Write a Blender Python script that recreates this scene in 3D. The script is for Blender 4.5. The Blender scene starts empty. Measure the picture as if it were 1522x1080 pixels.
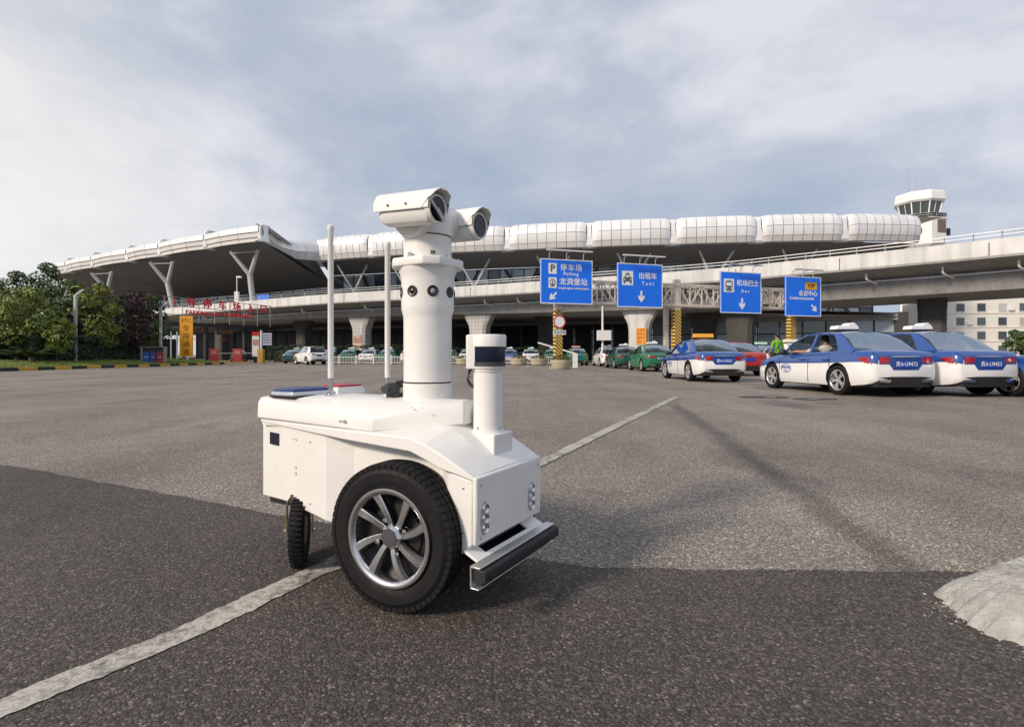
import bpy, bmesh, math, random
from mathutils import Vector, Matrix, noise as mnoise
R = math.radians
random.seed(7)
scn = bpy.context.scene
COL = scn.collection

# ------------------------------------------------------------------ camera
cam = bpy.data.cameras.new('camera')
cam_ob = bpy.data.objects.new('camera', cam)
COL.objects.link(cam_ob)
cam_ob.location = (0, 0, 0.9)
cam_ob.rotation_euler = (R(90), 0, 0)
cam.sensor_width = 36
cam.lens = 18.92
cam.shift_y = -0.0085
cam.clip_start = 0.05
cam.clip_end = 3000
scn.camera = cam_ob
scn.render.resolution_x, scn.render.resolution_y = 1024, 726

# ------------------------------------------------------------------ sky and sun
SUN_EL = R(31)
SUN_AZ = Vector((-0.80, -0.60, 0))
world = bpy.data.worlds.new('World')
scn.world = world
world.use_nodes = True
nt = world.node_tree
nt.nodes.clear()
def N(tree, typ, **kw):
    n = tree.nodes.new(typ)
    for k, v in kw.items():
        setattr(n, k, v)
    return n
def L(tree, a, b):
    tree.links.new(a, b)
out = N(nt, 'ShaderNodeOutputWorld')
bg = N(nt, 'ShaderNodeBackground')
L(nt, bg.outputs[0], out.inputs[0])
sky = N(nt, 'ShaderNodeTexSky', sky_type='NISHITA', sun_disc=False, sun_elevation=SUN_EL,
        sun_rotation=math.atan2(SUN_AZ.x, SUN_AZ.y), altitude=1100, air_density=1.0, dust_density=2.5)
skyk = N(nt, 'ShaderNodeMixRGB', blend_type='MULTIPLY')
skyk.inputs[0].default_value = 1
L(nt, sky.outputs[0], skyk.inputs[1])
skyk.inputs[2].default_value = (0.085, 0.085, 0.085, 1)
tc = N(nt, 'ShaderNodeTexCoord')
mp = N(nt, 'ShaderNodeMapping')
mp.inputs['Scale'].default_value = (1.0, 1.0, 2.1)
mp.inputs['Location'].default_value = (3.1, 1.7, 0.4)
mp.inputs['Rotation'].default_value = (0, R(9), R(20))
L(nt, tc.outputs['Generated'], mp.inputs[0])
nz1 = N(nt, 'ShaderNodeTexNoise')
nz1.inputs['Scale'].default_value = 1.9
nz1.inputs['Detail'].default_value = 7
nz1.inputs['Roughness'].default_value = 0.57
nz1.inputs['Distortion'].default_value = 0.15
L(nt, mp.outputs[0], nz1.inputs['Vector'])
cr = N(nt, 'ShaderNodeValToRGB')
cr.color_ramp.elements[0].position = 0.37
cr.color_ramp.elements[0].color = (0.425, 0.50, 0.63, 1)
cr.color_ramp.elements[1].position = 0.63
cr.color_ramp.elements[1].color = (0.80, 0.815, 0.88, 1)
e = cr.color_ramp.elements.new(0.5)
e.color = (0.555, 0.605, 0.705, 1)
L(nt, nz1.outputs[0], cr.inputs[0])
# the cloud is thinner and brighter low down towards the sun's side of the sky
dotn = N(nt, 'ShaderNodeVectorMath', operation='DOT_PRODUCT')
dotn.inputs[1].default_value = Vector((-0.84, 0.54, 0.10)).normalized()
L(nt, tc.outputs['Generated'], dotn.inputs[0])
glow = N(nt, 'ShaderNodeMapRange', interpolation_type='SMOOTHSTEP')
glow.inputs[1].default_value = 0.80
glow.inputs[2].default_value = 1.03
L(nt, dotn.outputs['Value'], glow.inputs[0])
glowmix = N(nt, 'ShaderNodeMixRGB', blend_type='MIX')
glowmix.inputs[2].default_value = (1.0, 0.975, 0.94, 1)
gm = N(nt, 'ShaderNodeMath', operation='MULTIPLY_ADD')
L(nt, glow.outputs[0], gm.inputs[0])
L(nt, nz1.outputs[0], gm.inputs[1])
gm.inputs[2].default_value = 0.0
gm2 = N(nt, 'ShaderNodeMath', operation='MULTIPLY', use_clamp=True)
L(nt, gm.outputs[0], gm2.inputs[0]); gm2.inputs[1].default_value = 2.0
L(nt, gm2.outputs[0], glowmix.inputs[0])
L(nt, cr.outputs[0], glowmix.inputs[1])
skymix = N(nt, 'ShaderNodeMixRGB', blend_type='MIX')
skymix.inputs[0].default_value = 0.9
L(nt, skyk.outputs[0], skymix.inputs[1])
L(nt, glowmix.outputs[0], skymix.inputs[2])
L(nt, skymix.outputs[0], bg.inputs[0])
bg.inputs[1].default_value = 1.0

sun = bpy.data.lights.new('sun', 'SUN')
sun.energy = 3.6
sun.angle = R(9.0)
sun.color = (1.0, 0.85, 0.69)
sun_ob = bpy.data.objects.new('sun', sun)
COL.objects.link(sun_ob)
sd = Vector((SUN_AZ.x * math.cos(SUN_EL), SUN_AZ.y * math.cos(SUN_EL), math.sin(SUN_EL)))
sun_ob.rotation_euler = sd.to_track_quat('Z', 'Y').to_euler()
sun_ob.location = sd * 50

vs = scn.view_settings
vs.view_transform = 'Standard'
vs.look = 'None'
vs.exposure = 0.0
vs.gamma = 1.0

# ------------------------------------------------------------------ materials
MATS = {}
def mat(name, col, rough=0.5, metal=0.0, var=0.0, vscale=4.0, bump=0.0, bscale=60.0, spec=0.5, coat=0.0, emit=None, estr=0.0, objrand=0.0, alpha=1.0):
    if name in MATS:
        return MATS[name]
    m = bpy.data.materials.new(name)
    m.use_nodes = True
    t = m.node_tree
    b = t.nodes['Principled BSDF']
    b.inputs['Base Color'].default_value = (*col, 1)
    b.inputs['Roughness'].default_value = rough
    b.inputs['Metallic'].default_value = metal
    b.inputs['Specular IOR Level'].default_value = spec
    b.inputs['Coat Weight'].default_value = coat
    b.inputs['Coat Roughness'].default_value = 0.08
    if emit:
        b.inputs['Emission Color'].default_value = (*emit, 1)
        b.inputs['Emission Strength'].default_value = estr
    if var > 0 or bump > 0 or objrand > 0:
        co = N(t, 'ShaderNodeTexCoord')
    last = None
    if var > 0:
        nz = N(t, 'ShaderNodeTexNoise')
        nz.inputs['Scale'].default_value = vscale
        nz.inputs['Detail'].default_value = 6
        nz.inputs['Roughness'].default_value = 0.65
        L(t, co.outputs['Object'], nz.inputs['Vector'])
        mr = N(t, 'ShaderNodeMapRange')
        mr.inputs[1].default_value = 0.3; mr.inputs[2].default_value = 0.7
        mr.inputs[3].default_value = 1 - var; mr.inputs[4].default_value = 1 + var * 0.6
        L(t, nz.outputs[0], mr.inputs[0])
        last = mr.outputs[0]
        rr = N(t, 'ShaderNodeMapRange')
        rr.inputs[1].default_value = 0.3; rr.inputs[2].default_value = 0.7
        rr.inputs[3].default_value = min(1, rough * 1.25); rr.inputs[4].default_value = rough * 0.85
        L(t, nz.outputs[0], rr.inputs[0])
        L(t, rr.outputs[0], b.inputs['Roughness'])
    if objrand > 0:
        oi = N(t, 'ShaderNodeObjectInfo')
        mo = N(t, 'ShaderNodeMapRange')
        mo.inputs[3].default_value = 1 - objrand; mo.inputs[4].default_value = 1 + objrand
        L(t, oi.outputs['Random'], mo.inputs[0])
        if last is None:
            last = mo.outputs[0]
        else:
            mm = N(t, 'ShaderNodeMath', operation='MULTIPLY')
            L(t, last, mm.inputs[0]); L(t, mo.outputs[0], mm.inputs[1])
            last = mm.outputs[0]
    if last is not None:
        mx = N(t, 'ShaderNodeVectorMath', operation='SCALE')
        mx.inputs[0].default_value = col
        L(t, last, mx.inputs['Scale'])
        L(t, mx.outputs[0], b.inputs['Base Color'])
    if bump > 0:
        bn = N(t, 'ShaderNodeTexNoise')
        bn.inputs['Scale'].default_value = bscale
        bn.inputs['Detail'].default_value = 4
        L(t, co.outputs['Object'], bn.inputs['Vector'])
        bp = N(t, 'ShaderNodeBump')
        bp.inputs['Strength'].default_value = bump
        bp.inputs['Distance'].default_value = 0.02
        L(t, bn.outputs[0], bp.inputs['Height'])
        L(t, bp.outputs[0], b.inputs['Normal'])
    MATS[name] = m
    return m

def glass_mat(name, tint=(0.5, 0.6, 0.6), opacity=0.35, rough=0.03):
    """thin tinted pane: part see-through, part mirror"""
    m = bpy.data.materials.new(name)
    m.use_nodes = True
    t = m.node_tree
    t.nodes.clear()
    o = N(t, 'ShaderNodeOutputMaterial')
    tr = N(t, 'ShaderNodeBsdfTransparent'); tr.inputs[0].default_value = (*tint, 1)
    gl = N(t, 'ShaderNodeBsdfGlossy'); gl.inputs['Roughness'].default_value = rough
    gl.inputs['Color'].default_value = (0.9, 0.95, 1, 1)
    fr = N(t, 'ShaderNodeLayerWeight'); fr.inputs[0].default_value = 0.15
    ma = N(t, 'ShaderNodeMath', operation='MULTIPLY_ADD', use_clamp=True)
    L(t, fr.outputs['Fresnel'], ma.inputs[0]); ma.inputs[1].default_value = 0.55; ma.inputs[2].default_value = opacity * 0.08
    mx = N(t, 'ShaderNodeMixShader')
    L(t, ma.outputs[0], mx.inputs[0]); L(t, tr.outputs[0], mx.inputs[1]); L(t, gl.outputs[0], mx.inputs[2])
    L(t, mx.outputs[0], o.inputs[0])
    MATS[name] = m
    return m

# ------------------------------------------------------------------ mesh builder
class MB:
    def __init__(self):
        self.v = []; self.f = []; self.m = []
    def add(self, verts, faces, mi=0):
        o = len(self.v)
        self.v += [tuple(p) for p in verts]
        for f in faces:
            self.f.append(tuple(i + o for i in f)); self.m.append(mi)
        return self
    def poly(self, pts, mi=0):
        return self.add(pts, [tuple(range(len(pts)))], mi)
    def box(self, lo, hi, mi=0):
        x0, y0, z0 = lo; x1, y1, z1 = hi
        v = [(x0,y0,z0),(x1,y0,z0),(x1,y1,z0),(x0,y1,z0),(x0,y0,z1),(x1,y0,z1),(x1,y1,z1),(x0,y1,z1)]
        return self.add(v, [(0,3,2,1),(4,5,6,7),(0,1,5,4),(1,2,6,5),(2,3,7,6),(3,0,4,7)], mi)
    def bar(self, p0, p1, w, h=None, mi=0, up=(0,0,1)):
        """box beam from p0 to p1, w across and h along up"""
        h = w if h is None else h
        p0 = Vector(p0); p1 = Vector(p1); d = (p1 - p0).normalized()
        up = Vector(up)
        if abs(d.dot(up)) > 0.98: up = Vector((1, 0, 0))
        s = d.cross(up).normalized(); u = s.cross(d).normalized()
        v = []
        for p in (p0, p1):
            for a, b in ((-1,-1),(1,-1),(1,1),(-1,1)):
                v.append(p + s * (a * w / 2) + u * (b * h / 2))
        return self.add(v, [(0,1,2,3),(7,6,5,4),(0,4,5,1),(1,5,6,2),(2,6,7,3),(3,7,4,0)], mi)
    def cyl(self, p0, p1, r0, r1=None, n=20, mi=0, caps=True):
        r1 = r0 if r1 is None else r1
        return self.tube([p0, p1], [r0, r1], n, mi, caps)
    def tube(self, path, r, n=10, mi=0, caps=True):
        path = [Vector(p) for p in path]
        if not isinstance(r, (list, tuple)): r = [r] * len(path)
        rings = []
        d0 = (path[1] - path[0]).normalized()
        ref = Vector((0, 0, 1)) if abs(d0.z) < 0.95 else Vector((1, 0, 0))
        for i, p in enumerate(path):
            a = path[max(i - 1, 0)]; b = path[min(i + 1, len(path) - 1)]
            d = (b - a).normalized()
            s = d.cross(ref)
            if s.length < 1e-5: s = d.cross(Vector((0, 1, 0)))
            s.normalize(); u = s.cross(d)
            rings.append([p + (s * math.cos(2*math.pi*k/n) + u * math.sin(2*math.pi*k/n)) * r[i] for k in range(n)])
        return self.loft(rings, True, caps, mi)
    def loft(self, rings, closed=True, caps=True, mi=0):
        n = len(rings[0]); o = len(self.v)
        for r in rings: self.v += [tuple(p) for p in r]
        m = n if closed else n - 1
        for i in range(len(rings) - 1):
            for k in range(m):
                k2 = (k + 1) % n
                mm = mi(i, k) if callable(mi) else mi
                self.f.append((o+i*n+k, o+i*n+k2, o+(i+1)*n+k2, o+(i+1)*n+k)); self.m.append(mm)
        if caps:
            mm = mi(0, 0) if callable(mi) else mi
            self.f.append(tuple(o + k for k in range(n))[::-1]); self.m.append(mm)
            self.f.append(tuple(o + (len(rings)-1)*n + k for k in range(n))); self.m.append(mm)
        return self
    def lathe(self, prof, n=32, M=None, mi=0, caps=False, closed=False):
        """prof: (r, z) pairs turned about z, then moved by M; mi may be fn(i,k)"""
        M = M or Matrix()
        rings = [[M @ Vector((r*math.cos(2*math.pi*k/n), r*math.sin(2*math.pi*k/n), z)) for k in range(n)] for r, z in prof]
        if closed: rings.append(rings[0])
        return self.loft(rings, True, caps, mi)
    def prism(self, poly, d0, d1, fn, mi=0):
        """poly of 2-D points, extruded; fn(u, v, d) -> 3-D"""
        n = len(poly)
        v = [fn(u, w, d0) for u, w in poly] + [fn(u, w, d1) for u, w in poly]
        f = [tuple(range(n))[::-1], tuple(range(n, 2*n))]
        f += [(k, (k+1) % n, n + (k+1) % n, n + k) for k in range(n)]
        return self.add(v, f, mi)
    def sphere(self, c, r, n=16, m=10, mi=0, sc=(1,1,1)):
        prof = [(max(1e-4, math.sin(math.pi*i/m)), -math.cos(math.pi*i/m)) for i in range(m+1)]
        M = Matrix.Translation(c) @ Matrix.Diagonal((r*sc[0], r*sc[1], r*sc[2], 1))
        return self.lathe(prof, n, M, mi)
    def mesh(self, name, mats, smooth=None, fix=True, weld=False):
        me = bpy.data.meshes.new(name)
        me.from_pydata(self.v, [], self.f)
        if not isinstance(mats, (list, tuple)): mats = [mats]
        for m in mats: me.materials.append(m)
        if len(mats) > 1:
            me.polygons.foreach_set('material_index', self.m)
        if fix or weld:
            bm = bmesh.new(); bm.from_mesh(me)
            if weld: bmesh.ops.remove_doubles(bm, verts=bm.verts, dist=1e-4)
            if fix: bmesh.ops.recalc_face_normals(bm, faces=bm.faces)
            bm.to_mesh(me); bm.free()
        if smooth is not None:
            me.shade_smooth()
            me.set_sharp_from_angle(angle=R(smooth))
        me.update()
        return me
    def build(self, name, mats, parent=None, smooth=None, loc=None, rot=None, bevel=0, fix=True, weld=False, segs=2):
        o = put(name, self.mesh(name, mats, smooth, fix, weld), parent, loc, rot)
        if bevel: add_bevel(o, bevel, segs)
        return o

def put(name, me, parent=None, loc=None, rot=None):
    o = bpy.data.objects.new(name, me)
    COL.objects.link(o)
    if parent: o.parent = parent
    if loc is not None: o.location = loc
    if rot is not None: o.rotation_euler = rot
    return o
def add_bevel(o, w, segs=2):
    b = o.modifiers.new('bevel', 'BEVEL')
    b.width = w; b.segments = segs; b.limit_method = 'ANGLE'; b.angle_limit = R(28); b.harden_normals = False
    o.data.shade_smooth(); o.data.set_sharp_from_angle(angle=R(50))
def tag(o, label=None, cat=None, group=None, kind=None):
    if label: o['label'] = label
    if cat: o['category'] = cat
    if group: o['group'] = group
    if kind: o['kind'] = kind
    return o
def thing(name, label, cat, loc=(0,0,0), rz=0, group=None):
    o = bpy.data.objects.new(name, None)
    o.empty_display_size = 0.3
    COL.objects.link(o)
    o.location = loc; o.rotation_euler = (0, 0, rz)
    return tag(o, label, cat, group)
def struct(o):
    o['kind'] = 'structure'
    return o
def copy_tree(o, parent=None):
    c = o.copy(); COL.objects.link(c); c.parent = parent
    for ch in list(o.children): copy_tree(ch, c)
    return c
def text_obj(name, body, size, m, parent, loc, rot=(R(90), 0, 0), bold=0.012, ext=0.004, sx=1.0, spacing=1.0, align='CENTER'):
    cu = bpy.data.curves.new(name, 'FONT')
    cu.body = body; cu.size = size; cu.align_x = align; cu.align_y = 'CENTER'
    cu.offset = bold * size; cu.extrude = ext; cu.space_character = spacing
    cu.resolution_u = 3
    tmp = bpy.data.objects.new('tmp_text', cu)
    COL.objects.link(tmp)
    dg = bpy.context.evaluated_depsgraph_get()
    me = bpy.data.meshes.new_from_object(tmp.evaluated_get(dg))
    bpy.data.objects.remove(tmp); bpy.data.curves.remove(cu)
    me.materials.clear(); me.materials.append(m)
    o = put(name, me, parent, loc, rot)
    o.scale = (sx, 1, 1)
    return o
def interp(pts, t):
    """Catmull-Rom through pts, t in 0..len-1"""
    n = len(pts) - 1
    i = min(int(t), n - 1); u = t - i
    P = [Vector(pts[max(0, min(n, j))]) for j in (i-1, i, i+1, i+2)]
    return 0.5 * ((2*P[1]) + (-P[0]+P[2])*u + (2*P[0]-5*P[1]+4*P[2]-P[3])*u*u + (-P[0]+3*P[1]-3*P[2]+P[3])*u*u*u)

# common paints
WHITE = mat('robot_white_paint', (0.79, 0.78, 0.755), 0.36, var=0.07, vscale=5, coat=0.2)
BLACKRUB = mat('black_rubber', (0.018, 0.018, 0.019), 0.62, var=0.25, vscale=30, bump=0.15, bscale=120)
TYRE = mat('tyre_rubber', (0.012, 0.012, 0.013), 0.62, var=0.3, vscale=25, bump=0.1, bscale=200, spec=0.22)
CHROME = mat('bright_metal', (0.72, 0.72, 0.72), 0.2, 1.0, var=0.1, vscale=20)
STEEL = mat('galvanised_steel', (0.55, 0.56, 0.57), 0.42, 0.8, var=0.15, vscale=9)
DARKPL = mat('dark_plastic', (0.02, 0.02, 0.022), 0.45, var=0.15, vscale=12)
PAINTW = mat('white_paint', (0.76, 0.76, 0.74), 0.45, var=0.08, vscale=3)
BLACKP = mat('black_paint', (0.02, 0.02, 0.021), 0.5, var=0.2, vscale=5)
YELLOWP = mat('yellow_paint', (0.70, 0.36, 0.02), 0.5, var=0.15, vscale=4)
REDP = mat('red_paint', (0.55, 0.018, 0.022), 0.45, var=0.1, vscale=5)

def streaked(name, col, dark=0.72):
    """concrete with rain streaks running down it"""
    m = mat(name, col, 0.82, var=0.14, vscale=0.4, bump=0.1, bscale=6)
    t = m.node_tree; b = t.nodes['Principled BSDF']
    co = N(t, 'ShaderNodeTexCoord'); mp_ = N(t, 'ShaderNodeMapping'); mp_.inputs['Scale'].default_value = (1.5, 1.5, 0.09)
    nz = N(t, 'ShaderNodeTexNoise'); nz.inputs['Scale'].default_value = 1.0; nz.inputs['Detail'].default_value = 7; nz.inputs['Roughness'].default_value = 0.7
    L(t, co.outputs['Object'], mp_.inputs[0]); L(t, mp_.outputs[0], nz.inputs['Vector'])
    r = N(t, 'ShaderNodeMapRange'); r.inputs[1].default_value = 0.45; r.inputs[2].default_value = 0.68; r.inputs[3].default_value = 1.0; r.inputs[4].default_value = dark
    L(t, nz.outputs[0], r.inputs[0])
    src = b.inputs['Base Color'].links[0].from_socket
    sc = N(t, 'ShaderNodeVectorMath', operation='SCALE'); L(t, src, sc.inputs[0]); L(t, r.outputs[0], sc.inputs['Scale']); L(t, sc.outputs[0], b.inputs['Base Color'])
    return m

# ================================================================== GROUND
def asphalt(name, base, warm, tone_marks=False, k=1.0):
    m = bpy.data.materials.new(name); m.use_nodes = True
    t = m.node_tree; b = t.nodes['Principled BSDF']
    co = N(t, 'ShaderNodeTexCoord')
    vec = co.outputs['Object']
    # stones in the binder
    vo = N(t, 'ShaderNodeTexVoronoi', feature='F1'); vo.inputs['Scale'].default_value = 135
    L(t, vec, vo.inputs['Vector'])
    sep = N(t, 'ShaderNodeSeparateColor'); L(t, vo.outputs['Color'], sep.inputs[0])
    st = N(t, 'ShaderNodeValToRGB')
    els = st.color_ramp.elements
    els[0].position = 0.0; els[0].color = (0.50, 0.50, 0.52, 1)
    els[1].position = 1.0; els[1].color = (2.7, 2.6, 2.45, 1)
    for p, c in ((0.35, 0.70), (0.72, 1.0), (0.9, 1.4), (0.965, 1.8)):
        q = els.new(p); q.color = (c, c * 0.985, c * 0.95, 1)
    L(t, sep.outputs[0], st.inputs[0])
    edge = N(t, 'ShaderNodeMapRange'); edge.inputs[1].default_value = 0.25; edge.inputs[2].default_value = 0.75
    edge.inputs[3].default_value = 1.12; edge.inputs[4].default_value = 0.55
    L(t, vo.outputs['Distance'], edge.inputs[0])
    # broad patches of wear
    n1 = N(t, 'ShaderNodeTexNoise'); n1.inputs['Scale'].default_value = 0.35; n1.inputs['Detail'].default_value = 7; n1.inputs['Roughness'].default_value = 0.6
    n2 = N(t, 'ShaderNodeTexNoise'); n2.inputs['Scale'].default_value = 3.0; n2.inputs['Detail'].default_value = 6; n2.inputs['Roughness'].default_value = 0.65
    n3 = N(t, 'ShaderNodeTexNoise'); n3.inputs['Scale'].default_value = 38; n3.inputs['Detail'].default_value = 3
    for n in (n1, n2, n3): L(t, vec, n.inputs['Vector'])
    def rng(src, lo, hi, a=0.3, c=0.7):
        r = N(t, 'ShaderNodeMapRange'); r.inputs[1].default_value = a; r.inputs[2].default_value = c
        r.inputs[3].default_value = lo; r.inputs[4].default_value = hi
        L(t, src, r.inputs[0]); return r.outputs[0]
    def mul(a, c):
        q = N(t, 'ShaderNodeMath', operation='MULTIPLY'); L(t, a, q.inputs[0])
        if isinstance(c, float): q.inputs[1].default_value = c
        else: L(t, c, q.inputs[1])
        return q.outputs[0]
    val = mul(mul(rng(n1.outputs[0], 0.76, 1.22), rng(n2.outputs[0], 0.86, 1.12)), mul(rng(n3.outputs[0], 0.78, 1.2), edge.outputs[0]))
    if tone_marks:
        # darker band that runs away across the tarmac, and a few oil marks
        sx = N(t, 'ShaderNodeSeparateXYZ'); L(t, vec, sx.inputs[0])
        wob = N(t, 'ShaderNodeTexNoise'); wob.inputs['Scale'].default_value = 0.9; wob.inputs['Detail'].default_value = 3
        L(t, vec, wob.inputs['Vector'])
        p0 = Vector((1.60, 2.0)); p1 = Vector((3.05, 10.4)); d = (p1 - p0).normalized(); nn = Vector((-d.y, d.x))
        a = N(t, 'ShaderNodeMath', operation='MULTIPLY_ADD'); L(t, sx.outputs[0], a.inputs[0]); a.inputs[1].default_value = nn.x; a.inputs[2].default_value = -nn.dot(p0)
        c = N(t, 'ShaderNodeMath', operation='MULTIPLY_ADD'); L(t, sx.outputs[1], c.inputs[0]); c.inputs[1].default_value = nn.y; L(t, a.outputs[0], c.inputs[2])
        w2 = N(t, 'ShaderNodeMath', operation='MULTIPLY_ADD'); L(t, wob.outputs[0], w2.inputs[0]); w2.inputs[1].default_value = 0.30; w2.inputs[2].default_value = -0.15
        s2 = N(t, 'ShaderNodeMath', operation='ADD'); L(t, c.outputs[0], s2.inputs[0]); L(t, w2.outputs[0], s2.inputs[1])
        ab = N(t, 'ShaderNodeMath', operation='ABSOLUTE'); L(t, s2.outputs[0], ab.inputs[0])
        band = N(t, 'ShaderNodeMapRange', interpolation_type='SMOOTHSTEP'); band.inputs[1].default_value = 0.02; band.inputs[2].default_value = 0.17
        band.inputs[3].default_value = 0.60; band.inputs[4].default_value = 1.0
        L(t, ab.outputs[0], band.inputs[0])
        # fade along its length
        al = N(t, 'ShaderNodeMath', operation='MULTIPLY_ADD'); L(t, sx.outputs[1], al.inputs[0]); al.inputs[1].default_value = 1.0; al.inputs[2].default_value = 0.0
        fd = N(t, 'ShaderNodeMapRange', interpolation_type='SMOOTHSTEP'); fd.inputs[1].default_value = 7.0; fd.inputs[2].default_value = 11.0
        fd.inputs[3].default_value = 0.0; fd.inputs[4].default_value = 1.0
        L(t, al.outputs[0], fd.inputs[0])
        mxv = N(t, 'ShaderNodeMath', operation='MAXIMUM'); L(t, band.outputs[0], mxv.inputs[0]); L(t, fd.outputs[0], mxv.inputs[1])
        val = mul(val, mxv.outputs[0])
        oil = N(t, 'ShaderNodeTexNoise'); oil.inputs['Scale'].default_value = 0.75; oil.inputs['Detail'].default_value = 5
        mpo = N(t, 'ShaderNodeMapping'); mpo.inputs['Location'].default_value = (17, 4, 0); mpo.inputs['Scale'].default_value = (1, 0.45, 1)
        L(t, vec, mpo.inputs[0]); L(t, mpo.outputs[0], oil.inputs['Vector'])
        val = mul(val, rng(oil.outputs[0], 1.0, 0.62, 0.60, 0.74))
        # long pale streaks left by traffic
        stk = N(t, 'ShaderNodeTexNoise'); stk.inputs['Scale'].default_value = 1.0; stk.inputs['Detail'].default_value = 4
        mps = N(t, 'ShaderNodeMapping'); mps.inputs['Scale'].default_value = (0.9, 0.06, 1); mps.inputs['Rotation'].default_value = (0, 0, R(-8))
        L(t, vec, mps.inputs[0]); L(t, mps.outputs[0], stk.inputs['Vector'])
        val = mul(val, rng(stk.outputs[0], 0.88, 1.14, 0.35, 0.65))
    c1 = N(t, 'ShaderNodeVectorMath', operation='MULTIPLY'); c1.inputs[0].default_value = base
    L(t, st.outputs[0], c1.inputs[1])
    c2 = N(t, 'ShaderNodeVectorMath', operation='SCALE'); L(t, c1.outputs[0], c2.inputs[0]); L(t, val, c2.inputs['Scale'])
    cm = N(t, 'ShaderNodeMixRGB', blend_type='MULTIPLY'); cm.inputs[2].default_value = (*warm, 1)
    L(t, rng(n2.outputs[0], 0.0, 1.0), cm.inputs[0]); L(t, c2.outputs[0], cm.inputs[1])
    L(t, cm.outputs[0], b.inputs['Base Color'])
    b.inputs['Roughness'].default_value = 0.82
    b.inputs['Specular IOR Level'].default_value = 0.35
    bp = N(t, 'ShaderNodeBump'); bp.inputs['Strength'].default_value = 0.55 * k; bp.inputs['Distance'].default_value = 0.006
    hm = N(t, 'ShaderNodeMath', operation='ADD'); L(t, edge.outputs[0], hm.inputs[0]); L(t, n3.outputs[0], hm.inputs[1])
    L(t, hm.outputs[0], bp.inputs['Height']); L(t, bp.outputs[0], b.inputs['Normal'])
    return m
ASPH_BASE = asphalt('worn_asphalt', (0.305, 0.278, 0.254), (1.0, 0.955, 0.90), tone_marks=True)
ASPH_DARK = asphalt('dark_asphalt', (0.108, 0.095, 0.088), (1.0, 0.95, 0.92), k=1.0)

g = MB()
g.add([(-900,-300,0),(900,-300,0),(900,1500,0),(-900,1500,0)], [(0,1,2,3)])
o = struct(g.build('ground', ASPH_BASE)); o['label'] = 'worn grey asphalt forecourt'; 

# darker asphalt sheet over the near part; its edge is slightly ragged
near_edge = [(-14.0, 9.15), (-4.2, 4.42), (-1.19, 2.96), (0.31, 2.27), (1.0, 2.245), (1.79, 2.235), (3.2, 2.1), (9.0, 1.6)]
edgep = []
for i in range(len(near_edge) - 1):
    a = Vector(near_edge[i]); b = Vector(near_edge[i+1]); n = max(2, int((b - a).length / 0.012))
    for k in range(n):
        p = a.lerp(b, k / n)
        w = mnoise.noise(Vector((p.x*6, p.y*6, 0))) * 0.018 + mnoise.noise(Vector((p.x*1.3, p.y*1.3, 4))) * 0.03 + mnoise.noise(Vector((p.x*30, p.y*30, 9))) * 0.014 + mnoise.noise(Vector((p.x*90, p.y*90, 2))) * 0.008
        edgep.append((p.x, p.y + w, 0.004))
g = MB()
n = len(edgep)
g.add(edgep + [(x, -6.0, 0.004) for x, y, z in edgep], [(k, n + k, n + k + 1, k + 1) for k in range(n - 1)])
o = struct(g.build('near_asphalt', ASPH_DARK)); o['label'] = 'dark asphalt over the near forecourt'

# painted line, worn
def worn_paint(name, col, wear=0.5):
    m = bpy.data.materials.new(name); m.use_nodes = True
    t = m.node_tree; b = t.nodes['Principled BSDF']
    co = N(t, 'ShaderNodeTexCoord')
    a = N(t, 'ShaderNodeTexNoise'); a.inputs['Scale'].default_value = 26; a.inputs['Detail'].default_value = 8; a.inputs['Roughness'].default_value = 0.72
    c = N(t, 'ShaderNodeTexNoise'); c.inputs['Scale'].default_value = 2.2; c.inputs['Detail'].default_value = 5
    v = N(t, 'ShaderNodeTexVoronoi'); v.inputs['Scale'].default_value = 110
    for q in (a, c, v): L(t, co.outputs['Object'], q.inputs['Vector'])
    ad = N(t, 'ShaderNodeMath', operation='MULTIPLY_ADD'); L(t, c.outputs[0], ad.inputs[0]); ad.inputs[1].default_value = 0.8; L(t, a.outputs[0], ad.inputs[2])
    r = N(t, 'ShaderNodeMapRange'); L(t, ad.outputs[0], r.inputs[0])
    r.inputs[1].default_value = wear + 0.20; r.inputs[2].default_value = wear + 0.42
    mx = N(t, 'ShaderNodeMixRGB'); L(t, r.outputs[0], mx.inputs[0])
    mx.inputs[1].default_value = (0.09, 0.085, 0.08, 1); mx.inputs[2].default_value = (*col, 1)
    dk = N(t, 'ShaderNodeMapRange'); L(t, v.outputs['Distance'], dk.inputs[0]); dk.inputs[1].default_value = .2; dk.inputs[2].default_value = .8; dk.inputs[3].default_value = 1.05; dk.inputs[4].default_value = .7
    m2 = N(t, 'ShaderNodeVectorMath', operation='SCALE'); L(t, mx.outputs[0], m2.inputs[0]); L(t, dk.outputs[0], m2.inputs['Scale'])
    L(t, m2.outputs[0], b.inputs['Base Color']); b.inputs['Roughness'].default_value = 0.75
    bp = N(t, 'ShaderNodeBump'); bp.inputs['Strength'].default_value = 0.5; bp.inputs['Distance'].default_value = 0.004
    L(t, a.outputs[0], bp.inputs['Height']); L(t, bp.outputs[0], b.inputs['Normal'])
    return m
LINEP = worn_paint('line_paint', (0.50, 0.475, 0.42), 0.52)
lp = [(-1.62, 0.72), (-1.30, 1.35), (-1.075, 1.70), (-0.775, 2.30), (0.215, 4.42), (1.70, 7.6), (3.48, 11.4)]
g = MB(); A = []; Bp = []
NS = 420
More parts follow.
